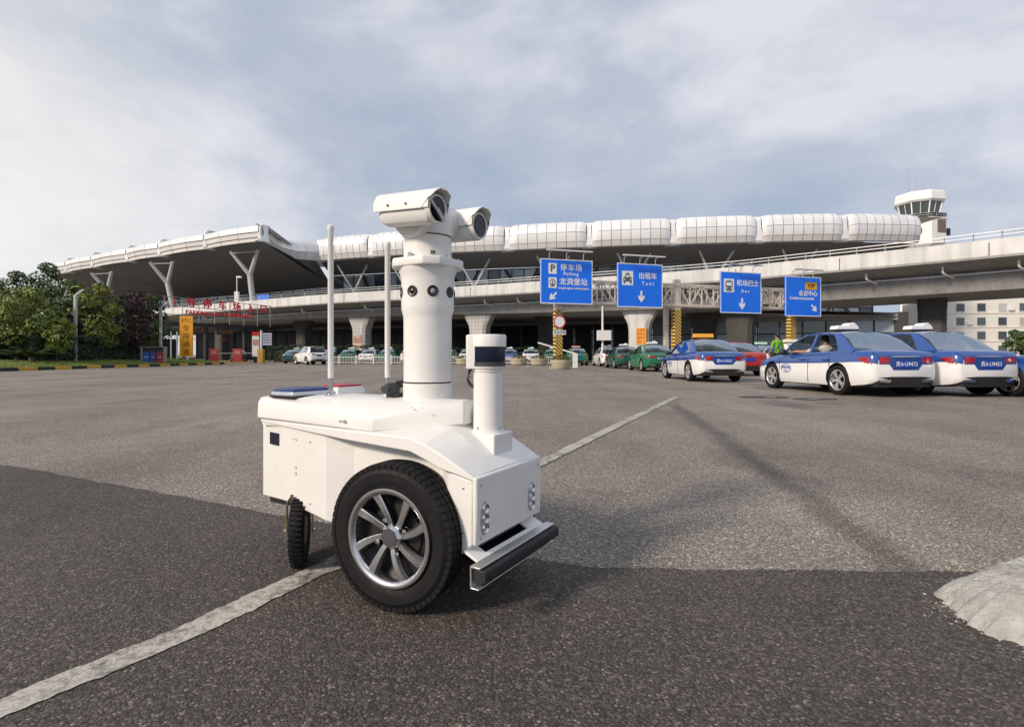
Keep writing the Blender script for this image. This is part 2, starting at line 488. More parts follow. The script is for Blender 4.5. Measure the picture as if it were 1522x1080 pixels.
for i in range(NS + 1):
    t = i / NS * (len(lp) - 1)
    p = interp(lp, t); q = interp(lp, min(len(lp) - 1, t + 0.01)); q0 = interp(lp, max(0, t - 0.01))
    d = (q - q0).normalized(); nn = Vector((-d.y, d.x))
    hw = 0.049 + 0.02 * (i / NS)
    w1 = mnoise.noise(Vector((p.x*9, p.y*9, 1))) * 0.014 + mnoise.noise(Vector((p.x*40, p.y*40, 1))) * 0.008
    w2 = mnoise.noise(Vector((p.x*9, p.y*9, 7))) * 0.014 + mnoise.noise(Vector((p.x*40, p.y*40, 7))) * 0.008
    A.append((*(p + nn * (hw + w1)), 0.0075)); Bp.append((*(p - nn * (hw + w2)), 0.0075))
g.add(A + Bp, [(k, k + 1, NS + 2 + k, NS + 1 + k) for k in range(NS)])
o = struct(g.build('painted_line', LINEP)); o['label'] = 'worn white line painted across the asphalt'
# short worn marks further off
def mark(pts, label):
    g = MB(); g.poly([(x, y, 0.006) for x, y in pts])
    o = struct(g.build('painted_mark', LINEP)); o['label'] = label
mark([(-24.5, 48.0), (-21.5, 48.6), (-21.4, 48.95), (-24.5, 48.35)], 'faint painted mark before the car park entrance')

PATCHD = mat('tar_repair', (0.05, 0.047, 0.045), 0.8, var=0.3, vscale=8, bump=0.3, bscale=60)
def blot(cx_, cy_, rx, ry, m_, label, name, seed):
    pts = []
    for k in range(40):
        a = 2*math.pi*k/40; q = 1 + .35*mnoise.noise(Vector((math.cos(a)*1.5, math.sin(a)*1.5, seed))) + .18*mnoise.noise(Vector((math.cos(a)*5, math.sin(a)*5, seed)))
        pts.append((cx_ + math.cos(a)*rx*q, cy_ + math.sin(a)*ry*q, 0.0045 if m_ is PATCHD else 0.0075))
    o = struct(MB().poly(pts).build(name, m_)); o['label'] = label
blot(5.35, 11.4, .55, .32, PATCHD, 'dark tar repair near the emblem taxi', 'tar_repair', 1); blot(6.15, 10.9, .45, .25, PATCHD, 'smaller dark tar repair near the emblem taxi', 'tar_repair', 2)
blot(5.45, 11.35, .16, .07, LINEP, 'scrap of pale paint on the tar repair', 'painted_mark', 3); blot(6.05, 10.85, .12, .06, LINEP, 'second scrap of pale paint', 'painted_mark', 4)
# ------------------------------------------------------------------ lump of cement
CEM = mat('dry_cement', (0.41, 0.40, 0.375), 0.95, var=0.32, vscale=11, bump=0.65, bscale=70)
g = MB(); NR, NA = 70, 200
rings = []
cx, cy = 2.04, 1.80
for i in range(NR + 1):
    r = i / NR
    ring = []
    for k in range(NA):
        a = 2 * math.pi * k / NA
        ca, sa = math.cos(a), math.sin(a)
        rad = 0.50 * (1 + r**3 * (0.10 * mnoise.noise(Vector((ca*1.6, sa*1.6, 3))) + 0.045 * mnoise.noise(Vector((ca*6, sa*6, 5))) + 0.03 * mnoise.noise(Vector((ca*16, sa*16, 8))) + 0.02 * mnoise.noise(Vector((ca*40, sa*40, 3)))))
        x = ca * rad * r * 1.05; y = sa * rad * r * 0.72
        h = 0.180 * (max(0, 1 - r ** 2.6)) ** 0.8
        h += (0.018 * mnoise.noise(Vector((x*7, y*7, 2))) + 0.014 * mnoise.noise(Vector((x*20, y*20, 2))) + 0.009 * mnoise.noise(Vector((x*55, y*55, 2)))) * min(1, (1 - r) * 6) 
        ring.append((cx + x, cy + y, max(0.0, h) if r < 1 else 0.0))
    rings.append(ring)
g.loft(rings, True, False)
tag(g.build('cement_mound', CEM, smooth=60), 'low pale lump of dried cement on the dark asphalt', 'cement lump')

# crumbs and grit shed round the lump and over the near tarmac
rnd = random.Random(5); g = MB()
def crumb(x, y, s):
    c = Vector((x, y, 0.004 + s*0.25)); pts = [c + Vector((rnd.uniform(-1, 1), rnd.uniform(-1, 1), rnd.uniform(-.5, .7)))*s*0.6 for _ in range(4)]
    g.add(pts, [(0, 1, 2), (0, 3, 1), (1, 3, 2), (0, 2, 3)])
for _ in range(900):
    a = rnd.uniform(0, 6.28); q = 0.93 + abs(rnd.gauss(0, .14))
    crumb(cx + math.cos(a)*.525*q, cy + math.sin(a)*.36*q, rnd.uniform(.003, .011))
for _ in range(500):
    crumb(rnd.uniform(-3.5, 4.5), rnd.uniform(1.1, 6), rnd.uniform(.003, .008))
tag(g.build('grit', CEM), 'pale crumbs of grit scattered on the asphalt', 'grit', kind='stuff')

# ================================================================== PATROL ROBOT
YC = -0.03          # the hull sits this far off the axle's middle
robot = thing('patrol_robot', 'white wheeled security patrol robot with tall camera mast, standing on the painted line', 'robot', (-0.2617, 2.1719, 0), R(-30.5))
# --- lower hull
st = [(-0.935, 0.10, 0.262, 0.60), (-0.905, 0.165, 0.258, 0.60), (-0.70, 0.203, 0.268, 0.598), (-0.475, 0.217, 0.238, 0.59), (-0.42, 0.219, 0.228, 0.588),
      (-0.30, 0.183, 0.215, 0.58), (0.14, 0.183, 0.20, 0.54), (0.19, 0.215, 0.196, 0.52), (0.218, 0.222, 0.194, 0.495), (0.300, 0.226, 0.262, 0.478)]
g = MB()
g.loft([[(x, YC - w, zb), (x, YC - w, zt), (x, YC + w, zt), (x, YC + w, zb)] for x, w, zb, zt in st])
hull = g.build('hull', WHITE, robot, bevel=0.006); hull.data.set_sharp_from_angle(angle=R(7))
# --- shoulder shell with overhanging rim and sloping nose
st = [(-0.925, 0.11, 0.596, 0.611, 0.612), (-0.880, 0.192, 0.597, 0.612, 0.614), (-0.30, 0.246, 0.573, 0.609, 0.618), (0.055, 0.256, 0.558, 0.608, 0.634), (0.115, 0.250, 0.535, 0.588, 0.630),
      (0.175, 0.243, 0.509, 0.560, 0.602), (0.245, 0.238, 0.494, 0.525, 0.550), (0.312, 0.231, 0.476, 0.490, 0.494)]
g = MB()
g.loft([[(x, YC - w, zl), (x, YC - w, zh), (x, YC - w*0.42, zi), (x, YC + w*0.42, zi), (x, YC + w, zh), (x, YC + w, zl)] for x, w, zl, zh, zi in st])
shell = g.build('shoulder_shell', WHITE, robot, bevel=0.004); shell.data.set_sharp_from_angle(angle=R(9))
# --- front panel, folded down from the nose
g = MB()
g.loft([[(0.303, YC - 0.232, z), (x, YC - 0.232, z), (x, YC + 0.232, z), (0.303, YC + 0.232, z)] for x, z in ((0.319, 0.262), (0.322, 0.35), (0.321, 0.491))])
front = g.build('front_panel', WHITE, robot, bevel=0.007)
# headlights let into the front panel
LENS = mat('lamp_lens', (0.62, 0.64, 0.66), 0.12, 0.6)
for yy in (-0.215, 0.115):
    g = MB()
    for k in range(3):
        zc = 0.315 + 0.033 * k
        g.lathe([(0.0001, 0.006), (0.010, 0.006), (0.0155, 0.010), (0.017, 0.004), (0.018, 0.0)], 18, Matrix.Translation((0.322, yy, zc)) @ Matrix.Rotation(R(90), 4, 'Y'))
    lamp = g.build('headlight', CHROME, front, smooth=40)
    g = MB()
    g.lathe([(0.027, 0.0), (0.027, 0.003), (0.0001, 0.003)], 24, Matrix.Translation((0.3215, yy, 0.348)) @ Matrix.Rotation(R(90), 4, 'Y') @ Matrix.Diagonal((2.1, 0.85, 1, 1)))
    g.build('headlight_bezel', mat('grey_bezel', (0.45, 0.45, 0.46), 0.35, 0.3), front, smooth=40)
# --- lid
ring = [(-0.952, 0.075, 0.612, 0.702), (-0.888, 0.205, 0.617, 0.709), (-0.15, 0.235, 0.612, 0.668), (0.135, 0.04, 0.634, 0.722)]
def lidring(inset, zf):
    near = []; far = []
    for x, w, zb, zt in ring:
        s = 1 - inset / 0.23
        x2 = (x + 0.4) * (1 - inset / 0.55) - 0.4
        near.append((x2, YC - w * s, zf(zb, zt))); far.append((x2, YC + w * s, zf(zb, zt)))
    return near + far[::-1]
g = MB()
rings = [lidring(0.016, lambda a, b: a - 0.03), lidring(0.016, lambda a, b: a), lidring(0.0, lambda a, b: a), lidring(0.002, lambda a, b: a + 0.75*(b - a)), lidring(0.012, lambda a, b: b)]
g.loft(rings, True, False)
o0 = len(g.v) - 8
top = g.v[o0:]
# crowned top sheet
cen = [(-0.955+0.012, YC, 0.712), (-0.885, YC, 0.720), (-0.15, YC, 0.726), (0.128, YC, 0.726)]
midn = [(top[i][0]*0.5 + cen[i][0]*0.5, top[i][1]*0.62 + YC*0.38, cen[i][2] - (0.010 if i == 2 else 0.003)) for i in range(4)]
midf = [(x, 2*YC - y, z) for x, y, z in midn]
topf = [top[7 - i] for i in range(4)]
rows = [top[:4], midn, cen, midf, topf]
g.loft(rows, False, False)
lid = g.build('lid', WHITE, robot, weld=True, bevel=0.010)
lid.modifiers['bevel'].angle_limit = R(34)
for x in (-0.325, -0.30):
    MB().cyl((x, YC - 0.224, 0.640), (x, YC - 0.2345, 0.640), 0.007 if x > -0.31 else 0.004, n=14).build('lid_lock', STEEL, lid, smooth=40)
# --- info screen on the rear corner
a = Vector((-0.86, YC - 0.1738, 0)); b = Vector((-0.735, YC - 0.1968, 0)); d = (b - a).normalized(); nn = Vector((d.y, -d.x, 0))
g = MB()
p0 = a + d*0.035 + nn*0.001; p1 = a + d*0.115 + nn*0.001
g.prism([(0, 0.503), (1, 0.503), (1, 0.556), (0, 0.556)], 0.0, 0.004, lambda u, v, q: tuple(p0.lerp(p1, u) + nn*q + Vector((0, 0, v))))
g.build('info_screen', mat('screen_dark', (0.02, 0.018, 0.035), 0.15), hull)
# charging contacts, faint
for z in (0.40, 0.425):
    MB().lathe([(0.008, 0), (0.008, 0.003), (0.005, 0.004)], 14, Matrix.Translation((-0.62, YC - 0.2075, z)) @ Matrix.Rotation(R(90), 4, 'X'), caps=True).build('contact_stud', mat('pale_stud', (0.6, 0.58, 0.55), 0.5), hull, smooth=40)

# --- bumper: folded plate with a slot, channel, rubber bar
BX = 0.345
g = MB()
y0, y1 = -0.268, 0.20
for (ya, yb) in ((y0, y0 + 0.07), (y1 - 0.10, y1)):
    g.prism([(0.275, 0.246), (0.335, 0.219), (0.335, 0.209), (0.275, 0.236)], ya, yb, lambda u, v, q: (u, q, v))
g.prism([(0.316, 0.2275), (0.336, 0.2187), (0.336, 0.2085), (0.316, 0.2175)], y0 + 0.07, y1 - 0.10, lambda u, v, q: (u, q, v))
bump = g.build('bumper_bracket', WHITE, robot, bevel=0.002)
g = MB()
prof = [(0.332, 0.221), (0.372, 0.221), (0.372, 0.215), (0.338, 0.215), (0.338, 0.152), (0.366, 0.152), (0.366, 0.147), (0.332, 0.147)]
g.prism(prof, -0.316, 0.222, lambda u, v, q: (u, q, v))
g.build('bumper_channel', mat('bare_aluminium', (0.66, 0.66, 0.65), 0.35, 0.85, var=0.1, vscale=14), robot, bevel=0.0015)
g = MB()
prof = [(0.341, 0.213), (0.382, 0.211), (0.389, 0.205), (0.390, 0.180), (0.387, 0.171), (0.378, 0.167), (0.341, 0.166)]
g.prism(prof, -0.310, 0.228, lambda u, v, q: (u, q, v))
g.build('rubber_bumper', BLACKRUB, robot, bevel=0.004)
MB().box((-0.86, -0.19, 0.235), (0.24, 0.13, 0.262)).build('chassis', DARKPL, robot)
MB().cyl((0, -0.27, 0.268), (0, 0.21, 0.268), 0.028, n=16).build('axle', DARKPL, robot, smooth=40)

# --- drive wheels
ALU = mat('machined_alloy', (0.68, 0.68, 0.69), 0.26, 1.0, var=0.12, vscale=40)
ALUG = mat('alloy_grey', (0.12, 0.12, 0.125), 0.35, 0.8, var=0.15, vscale=30)
ALUD = mat('alloy_dark', (0.022, 0.022, 0.024), 0.4, 0.3, var=0.2, vscale=30)
DISC = mat('brake_disc', (0.07, 0.067, 0.065), 0.45, 0.8, var=0.3, vscale=25)
WR, WW = 0.262, 0.118
def tyre_prof(R_, W):
    h = W / 2
    return [(0.172, -h*0.80), (0.182, -h*0.92), (0.205, -h*1.0), (0.228, -h*0.98), (0.238, -h*0.90), (R_-0.011, -h*0.80), (R_-0.0085, -h*0.78),
            (R_-0.0065, -h*0.46), (R_-0.0105, -h*0.44), (R_-0.0105, -h*0.36), (R_-0.006, -h*0.34), (R_-0.006, -h*0.06), (R_-0.0105, -h*0.04), (R_-0.0105, h*0.04),
            (R_-0.006, h*0.06), (R_-0.006, h*0.34), (R_-0.0105, h*0.36), (R_-0.0105, h*0.44), (R_-0.0065, h*0.46), (R_-0.0085, h*0.78), (R_-0.011, h*0.80),
            (0.238, h*0.90), (0.2365, h*0.925), (0.228, h*0.98), (0.226, h*1.01), (0.222, h*1.01), (0.205, h*1.0), (0.190, h*0.985), (0.182, h*0.92), (0.172, h*0.80)]
g = MB(); g.lathe(tyre_prof(WR, WW), 96, Matrix.Rotation(R(90), 4, 'X'))
tyre_me = g.mesh('drive_wheel', TYRE, smooth=38)
# one tread block, turned round the wheel
def block(y0, y1, a0, a1, r0, r1, skew=0.0):
    g = MB(); pts = []
    for r in (r0, r1):
        for a, y in ((a0, y0), (a1, y0), (a1 + skew, y1), (a0 + skew, y1)):
            rr = r - (0.005 if abs(y) > 0.047 and r == r1 else 0)
            pts.append((rr * math.sin(a), y, rr * math.cos(a)))
    g.add(pts, [(0,3,2,1),(4,5,6,7),(0,1,5,4),(1,2,6,5),(2,3,7,6),(3,0,4,7)])
    return g.mesh('tread_block', TYRE)
NB = 60
da = 2 * math.pi / NB
sh_me = block(-0.0505, -0.029, -da*0.42, da*0.42, WR-0.02, WR-0.002, 0.02)
sh2_me = block(-0.0550, -0.0505, -da*0.42, da*0.42, WR-0.022, WR-0.001, 0.0)
mid_me = block(-0.0225, -0.003, -da*0.43, da*0.43, WR-0.02, WR-0.002, 0.03)
mid2_me = block(0.003, 0.0225, -da*0.43, da*0.43, WR-0.02, WR-0.002, 0.03)
in_me = block(0.029, 0.0505, -da*0.42, da*0.42, WR-0.02, WR-0.002, 0.02)
def make_wheel(y, outward):
    w = put('drive_wheel', tyre_me, robot, (0, y, WR), (0, 0, R(6) if outward < 0 else R(180)))
    for k in range(NB):
        for me in ((sh_me, sh2_me, mid_me, mid2_me, in_me) if outward < 0 else (sh_me, in_me)):
            put('tread_block', me, w, None, (0, k * da, 0))
    F = -WW / 2     # outer face, local -y
    M = Matrix.Rotation(R(90), 4, 'X') @ Matrix.Diagonal((1, 1, 0.92, 1))      # lathe z -> local -y
    g = MB()
    g.lathe([(0.171, -0.02), (0.1735, 0.060), (0.1725, 0.0675), (0.166, 0.069), (0.155, 0.064), (0.149, 0.052), (0.150, -0.02)], 72, M)
    g.build('rim', ALU, w, smooth=40)
    MB().lathe([(0.150, 0.006), (0.10, 0.002), (0.0001, 0.002)], 48, M).build('wheel_well', ALUD, w, smooth=40)
    MB().lathe([(0.105, 0.003), (0.105, 0.010), (0.055, 0.012), (0.0001, 0.012)], 48, M).build('brake_disc', DISC, w, smooth=40)
    for k in range(8):
        a0 = 2 * math.pi * k / 8 + 0.16
        g = MB(); rg = []
        for i in range(9):
            u = i / 8
            r = 0.036 + u * 0.119
            ang = a0 + 0.20 * u - (0.07 if k % 2 else -0.05) * u
            hw = (0.013 - 0.003*math.sin(u*math.pi*0.75) + 0.010 * u)
            yo = -(0.049 - 0.012 * (1 - u) ** 2 + 0.004*u)
            c = Vector((math.cos(ang), 0, math.sin(ang))); s = Vector((-math.sin(ang), 0, math.cos(ang)))
            p = c * r
            rg.append([p - s*hw + Vector((0, yo + 0.020, 0)), p - s*hw*1.0 + Vector((0, yo + 0.003, 0)), p - s*hw*0.8 + Vector((0, yo, 0)), p + s*hw*0.5 + Vector((0, yo, 0)), p + s*hw*1.0 + Vector((0, yo + 0.012, 0)), p + s*hw + Vector((0, yo + 0.020, 0))])
        g.loft(rg, True, True, lambda i, q: 0 if q in (1, 2) else (2 if q == 3 else 1))
        g.build('spoke', [ALU, ALUD, ALUG], w, smooth=25)
    MB().lathe([(0.046, 0.02), (0.044, 0.044), (0.036, 0.054), (0.034, 0.056)], 8, M).build('hub', ALU, w, smooth=20)
    MB().lathe([(0.032, 0.050), (0.031, 0.0575), (0.0001, 0.0585)], 32, M).build('hub_cap', mat('hub_cap_grey', (0.16, 0.16, 0.165), 0.35, 0.7), w, smooth=40)
    for k in range(4):
        a = 2 * math.pi * k / 4 + 0.42
        Mk = Matrix.Translation((0.062*math.cos(a), 0, 0.062*math.sin(a))) @ M
        MB().lathe([(0.0155, 0.0), (0.0155, 0.034), (0.0135, 0.0355)], 20, Mk).build('nut_seat', ALUD, w, smooth=40)
        MB().lathe([(0.0095, 0.02), (0.0095, 0.046), (0.007, 0.050), (0.0001, 0.051)], 6, Mk).build('lug_nut', CHROME, w, smooth=25)
    return w
make_wheel(-0.288, -1)
make_wheel(0.23, 1)

# --- swivel casters under the tail
GALV = mat('yellow_zinc', (0.55, 0.43, 0.25), 0.35, 0.9, var=0.15, vscale=20)
def make_caster(x, y, yaw):
    e = bpy.data.objects.new('caster', None); COL.objects.link(e); e.parent = robot
    e.location = (x, y, 0); e.rotation_euler = (0, 0, yaw)
    rr = 0.148
    g = MB(); h = 0.031
    g.lathe([(0.055, -h*0.7), (0.10, -h), (0.128, -h*0.95), (rr-0.006, -h*0.6), (rr, -h*0.25), (rr, h*0.25), (rr-0.006, h*0.6), (0.128, h*0.95), (0.10, h), (0.055, h*0.7)], 56, Matrix.Translation((0, 0, rr)) @ Matrix.Rotation(R(90), 4, 'X'))
    for k in range(46):
        a = 2*math.pi*k/46
        c = Vector((math.sin(a), 0, math.cos(a))) * (rr + 0.0005) + Vector((0, 0, rr)); t = Vector((math.cos(a), 0, -math.sin(a)))
        g.bar(c - t*0.005 + Vector((0, -0.024, 0)), c - t*0.005 + Vector((0, 0.024, 0)), 0.009, 0.006, up=tuple((c - Vector((0, 0, rr))).normalized()))
    g.build('caster_tyre', TYRE, e, smooth=40)
    MB().cyl((0, -0.024, rr), (0, 0.024, rr), 0.058, n=28).build('caster_hub', mat('hub_grey', (0.2, 0.2, 0.2), 0.5, 0.4), e, smooth=40)
    g = MB()
    for s in (-1, 1):
        path = [(0.0, s*0.052, rr - 0.014), (0.0, s*0.052, 0.255), (0.0, s*0.047, 0.278), (0.0, s*0.030, 0.302)]
        for i in range(3): g.bar(path[i], path[i+1], 0.034, 0.005, up=(0, 1, 0))
    g.box((-0.02, -0.035, 0.300), (0.02, 0.035, 0.306))
    g.build('caster_fork', GALV, e)
    for s in (-1, 1):
        MB().cyl((0, s*0.050, rr), (0, s*0.064, rr), 0.0085, n=6).build('axle_nut', CHROME, e)
    MB().cyl((0, 0, 0.300), (0, 0, 0.325), 0.020, n=20).build('swivel', STEEL, e, smooth=40)
make_caster(-0.632, -0.208, R(134))
make_caster(-0.60, 0.205, R(95))

# --- mast
MX = -0.10
mast = MB().lathe([(0.118, 0.700), (0.118, 0.7165), (0.1005, 0.7185), (0.1005, 0.784), (0.0955, 0.785), (0.0955, 0.790), (0.0985, 0.791), (0.0985, 1.045), (0.1005, 1.060), (0.1065, 1.082), (0.1075, 1.10),
                   (0.1075, 1.2), (0.113, 1.228), (0.122, 1.25), (0.122, 1.256), (0.05, 1.256)], 64, Matrix.Translation((MX, YC*0, 0))).build('mast', WHITE, robot, smooth=30)
MB().lathe([(0.0962, 0.7845), (0.0962, 0.7905)], 64, Matrix.Translation((MX, 0, 0))).build('gasket', DARKPL, mast, smooth=30)
CAMD = mat('lens_black', (0.008, 0.008, 0.010), 0.12)
for k in range(8):
    a = R(-85 + 45 * k)
    M = Matrix.Translation((MX, 0, 1.152)) @ Matrix.Rotation(a, 4, 'Z') @ Matrix.Rotation(R(90), 4, 'Y')
    c = MB().lathe([(0.0225, 0.100), (0.0225, 0.1095), (0.0195, 0.111), (0.012, 0.1085), (0.010, 0.1085)], 28, M).build('camera_port', DARKPL, mast, smooth=40)
    MB().lathe([(0.0105, 0.108), (0.006, 0.1105), (0.0001, 0.111)], 20, M).build('camera_lens', CAMD if k % 2 == 0 else mat('lens_grey', (0.35, 0.35, 0.36), 0.2), mast, smooth=40)
# flange plate under the head
g = MB(); q = 0.126; cq = 0.05
g.prism([(q, -q+cq), (q, q-cq), (q-cq, q), (-q+cq, q), (-q, q-cq), (-q, -q+cq), (-q+cq, -q), (q-cq, -q)], 1.252, 1.287, lambda u, v, d: (MX + u, v, d))
fl = g.build('flange_plate', WHITE, robot, bevel=0.005)
for k in range(4):
    a = R(45 + 90 * k)
    for off in (0,):
        c = Vector((MX + 0.126*math.cos(a + R(45)), 0.126*math.sin(a + R(45)), 0)) * 1.0
        c = Vector((MX, 0, 0)) + (c - Vector((MX, 0, 0))) * 0.88
        g = MB(); g.cyl((c.x, c.y, 1.287), (c.x, c.y, 1.291), 0.013, n=16); g.cyl((c.x, c.y, 1.291), (c.x, c.y, 1.305), 0.009, n=6)
        g.build('flange_bolt', mat('zinc_bolt', (0.6, 0.6, 0.58), 0.35, 0.7), fl, smooth=40)
head = MB().lathe([(0.098, 1.287), (0.098, 1.378), (0.095, 1.3785), (0.095, 1.3825), (0.1045, 1.384), (0.105, 1.43), (0.104, 1.455), (0.100, 1.485), (0.090, 1.515), (0.070, 1.540), (0.04, 1.554), (0.0001, 1.558)], 56, Matrix.Translation((MX, 0, 0))).build('pan_head', WHITE, robot, smooth=30)
MB().lathe([(0.0958, 1.378), (0.0958, 1.383)], 56, Matrix.Translation((MX, 0, 0))).build('gasket', DARKPL, head, smooth=30)
MB().lathe([(0.058, -0.125), (0.082, -0.118), (0.090, -0.10), (0.092, 0.0), (0.090, 0.10), (0.082, 0.118), (0.058, 0.125)], 44, Matrix.Translation((MX, 0, 1.452)) @ Matrix.Rotation(R(90), 4, 'X'), caps=True).build('tilt_drum', WHITE, head, smooth=35)
for aa in (-42, -36):
    a = R(aa); MB().box((-0.004, -0.0035, -0.007), (0.003, 0.0035, 0.007)).build('neck_bolt', mat('dark_screw', (0.12, 0.12, 0.12), 0.4, 0.6), head, loc=(MX + 0.099*math.cos(a), 0.099*math.sin(a), 1.306), rot=(0, 0, a))
def pod(y, x0, x1, zc, tilt, wiper, sc=1.0):
    e = bpy.data.objects.new('camera_pod', None); COL.objects.link(e); e.parent = robot
    e.location = (MX, y, zc); e.rotation_euler = (0, tilt, 0); e.scale = (1, sc, sc)
    x0 -= MX; x1 -= MX
    sec = [(-0.058, 0.018), (-0.054, -0.030), (-0.036, -0.062), (0.0, -0.070), (0.036, -0.062), (0.054, -0.030), (0.058, 0.018), (0.046, 0.048), (0.022, 0.064), (-0.022, 0.064), (-0.046, 0.048)]
    g = MB(); rg = []
    for x, s in ((x0, 0.80), (x0 + 0.025, 0.97), (x0 + 0.05, 1.0), (x1 - 0.03, 1.0)):
        rg.append([(x, u*s, v*s) for u, v in sec])
    g.loft(rg)
    g.build('pod_body', WHITE, e, bevel=0.005)
    # front ring and window
    M = Matrix.Translation((x1 - 0.03, 0, -0.004)) @ Matrix.Rotation(R(90), 4, 'Y')
    MB().lathe([(0.060, -0.005), (0.062, 0.012), (0.060, 0.018), (0.053, 0.018), (0.051, 0.010)], 40, M).build('front_ring', WHITE, e, smooth=35)
    MB().lathe([(0.0515, 0.013), (0.0001, 0.013)], 40, M).build('front_window', mat('pod_glass', (0.012, 0.011, 0.016), 0.06), e, smooth=35)
    MB().lathe([(0.030, 0.013), (0.030, 0.0145), (0.025, 0.0145), (0.024, 0.0132)], 32, M).build('lens_barrel', mat('lens_ring', (0.05, 0.05, 0.055), 0.25), e, smooth=35)
    # sun shield
    sh = [(-0.0665, -0.012), (-0.0665, 0.030), (-0.050, 0.062), (-0.024, 0.0775), (0.024, 0.0775), (0.050, 0.062), (0.0665, 0.030), (0.0665, -0.012)]
    g = MB()
    rg = []
    for x, cut in ((x0 - 0.012, 0), (x1 - 0.035, 0), (x1 - 0.012, 0.0), (x1 + 0.012, 0.055)):
        outer = [(x if (v > 0.05) else x - cut*0.9*(0.05 - v)/0.05, u, v) for u, v in sh]
        inner = [(p[0], u*0.955, v*0.955 - 0.001) for (u, v), p in zip(sh, outer)]
        rg.append(outer + inner[::-1])
    g.loft(rg)
    g.build('sun_shield', WHITE, e, bevel=0.0015, segs=1)
    for xx in (x0 + 0.065, x1 - 0.12):
        for s in (-1, 1):
            MB().cyl((xx, s*0.066, 0.012), (xx, s*0.070, 0.012), 0.0055, n=14).build('shield_screw', mat('dark_screw', (0.12, 0.12, 0.12), 0.4, 0.6), e)
    if wiper:
        g = MB()
        xf = x1 - 0.010
        g.bar((xf, -0.052, 0.018), (xf + 0.004, 0.010, -0.036), 0.012, 0.008, up=(1, 0, 0)); g.bar((xf + 0.004, -0.018, -0.008), (xf + 0.006, 0.032, -0.052), 0.019, 0.008, up=(1, 0, 0))
        g.build('wiper', mat('wiper_grey', (0.42, 0.42, 0.42), 0.35, 0.5), e)
        g = MB(); g.bar((xf - 0.002, -0.046, 0.0), (xf + 0.001, 0.016, -0.052), 0.006, 0.008, up=(1, 0, 0)); g.build('wiper_blade', BLACKRUB, e)
    return e
pod(-0.150, -0.190, 0.085, 1.458, R(3.5), True, 0.87)
pod(0.150, -0.200, 0.072, 1.452, R(2), False, 0.92)

# --- lidar on its post
LX, LY = 0.197, 0.0
g = MB()
g.loft([[(0.128, LY - 0.068, z), (0.268, LY - 0.068, z), (0.268, LY + 0.068, z), (0.128, LY + 0.068, z)] for z in (0.46, 0.606)])
g.build('lidar_pedestal', WHITE, robot, bevel=0.006)
post = MB().lathe([(0.062, 0.606), (0.062, 0.612), (0.0565, 0.613), (0.0565, 0.835), (0.0605, 0.837), (0.0605, 0.846)], 48, Matrix.Translation((LX, LY, 0)), caps=True).build('lidar_post', WHITE, robot, smooth=30)
for k in range(4):
    a = R(-100 + 90*k)
    MB().cyl((LX + 0.058*math.cos(a), LY + 0.058*math.sin(a), 0.624), (LX + 0.0605*math.cos(a), LY + 0.0605*math.sin(a), 0.624), 0.005, n=12).build('post_screw', STEEL, post)
M0 = Matrix.Translation((LX, LY, 0))
lh = MB().lathe([(0.064, 0.846), (0.068, 0.856), (0.060, 0.857), (0.060, 0.930), (0.0695, 0.931), (0.070, 0.970), (0.067, 0.977), (0.0001, 0.978)], 48, M0).build('lidar_head', WHITE, robot, smooth=30)
LGL = mat('lidar_window', (0.004, 0.006, 0.022), 0.06, spec=0.35)
MB().lathe([(0.0665, 0.872), (0.0665, 0.930)], 48, M0).build('scan_window', LGL, lh, smooth=30)
MB().lathe([(0.0675, 0.856), (0.0675, 0.871), (0.066, 0.8725)], 48, M0).build('window_base', mat('lidar_grey', (0.07, 0.07, 0.075), 0.4, 0.4), lh, smooth=30)
g = MB()
av = R(-142)
c = Vector((math.cos(av), math.sin(av), 0)); s = Vector((-math.sin(av), math.cos(av), 0))
rg = []
for z in (0.846, 0.976):
    b0 = Vector((LX, LY, z))
    rg.append([b0 + c*0.050 - s*0.040, b0 + c*0.084 - s*0.028, b0 + c*0.084 + s*0.028, b0 + c*0.050 + s*0.040])
g.loft(rg); g.build('lidar_spine', WHITE, lh, bevel=0.004)
MB().tube([Vector((LX, LY, 0.850)) + c*0.066, Vector((LX, LY, 0.835)) + c*0.072, Vector((LX, LY, 0.805)) + c*0.078, Vector((LX, LY, 0.785)) + c*0.068, Vector((LX, LY, 0.775)) + c*0.052], 0.006, 8).build('lidar_cable', BLACKRUB, lh, smooth=60)

# --- light bar, antennas, clamp on the lid
g = MB()
g.loft([[(x0, y0, z), (x1, y0, z), (x1, y1, z), (x0, y1, z)] for z, x0, x1, y0, y1 in ((0.712, -0.815, -0.655, -0.225, -0.005), (0.720, -0.815, -0.655, -0.225, -0.005))])
g.build('lamp_base', DARKPL, robot)
g = MB()
g.loft([[(-0.81+i, -0.222+i, z), (-0.66-i, -0.222+i, z), (-0.66-i, -0.008-i, z), (-0.81+i, -0.008-i, z)] for z, i in ((0.720, 0.0), (0.738, 0.002))])
b1 = g.build('blue_warning_lamp', mat('lamp_chrome', (0.7, 0.72, 0.75), 0.25, 0.7), robot, bevel=0.003)
g = MB()
g.loft([[(-0.806+i, -0.218+i, z), (-0.664-i, -0.218+i, z), (-0.664-i, -0.012-i, z), (-0.806+i, -0.012-i, z)] for z, i in ((0.738, 0.0), (0.746, 0.003), (0.752, 0.014))])
g.build('blue_lens', mat('blue_lens', (0.02, 0.035, 0.16), 0.25, var=0.4, vscale=60), b1, bevel=0.002)
g = MB()
g.loft([[(-0.77+i, 0.005+i, z), (-0.64-i, 0.005+i, z), (-0.64-i, 0.185-i, z), (-0.77+i, 0.185-i, z)] for z, i in ((0.712, 0.0), (0.738, 0.006), (0.748, 0.014))])
b2 = g.build('red_warning_lamp', WHITE, robot, bevel=0.004)
g = MB()
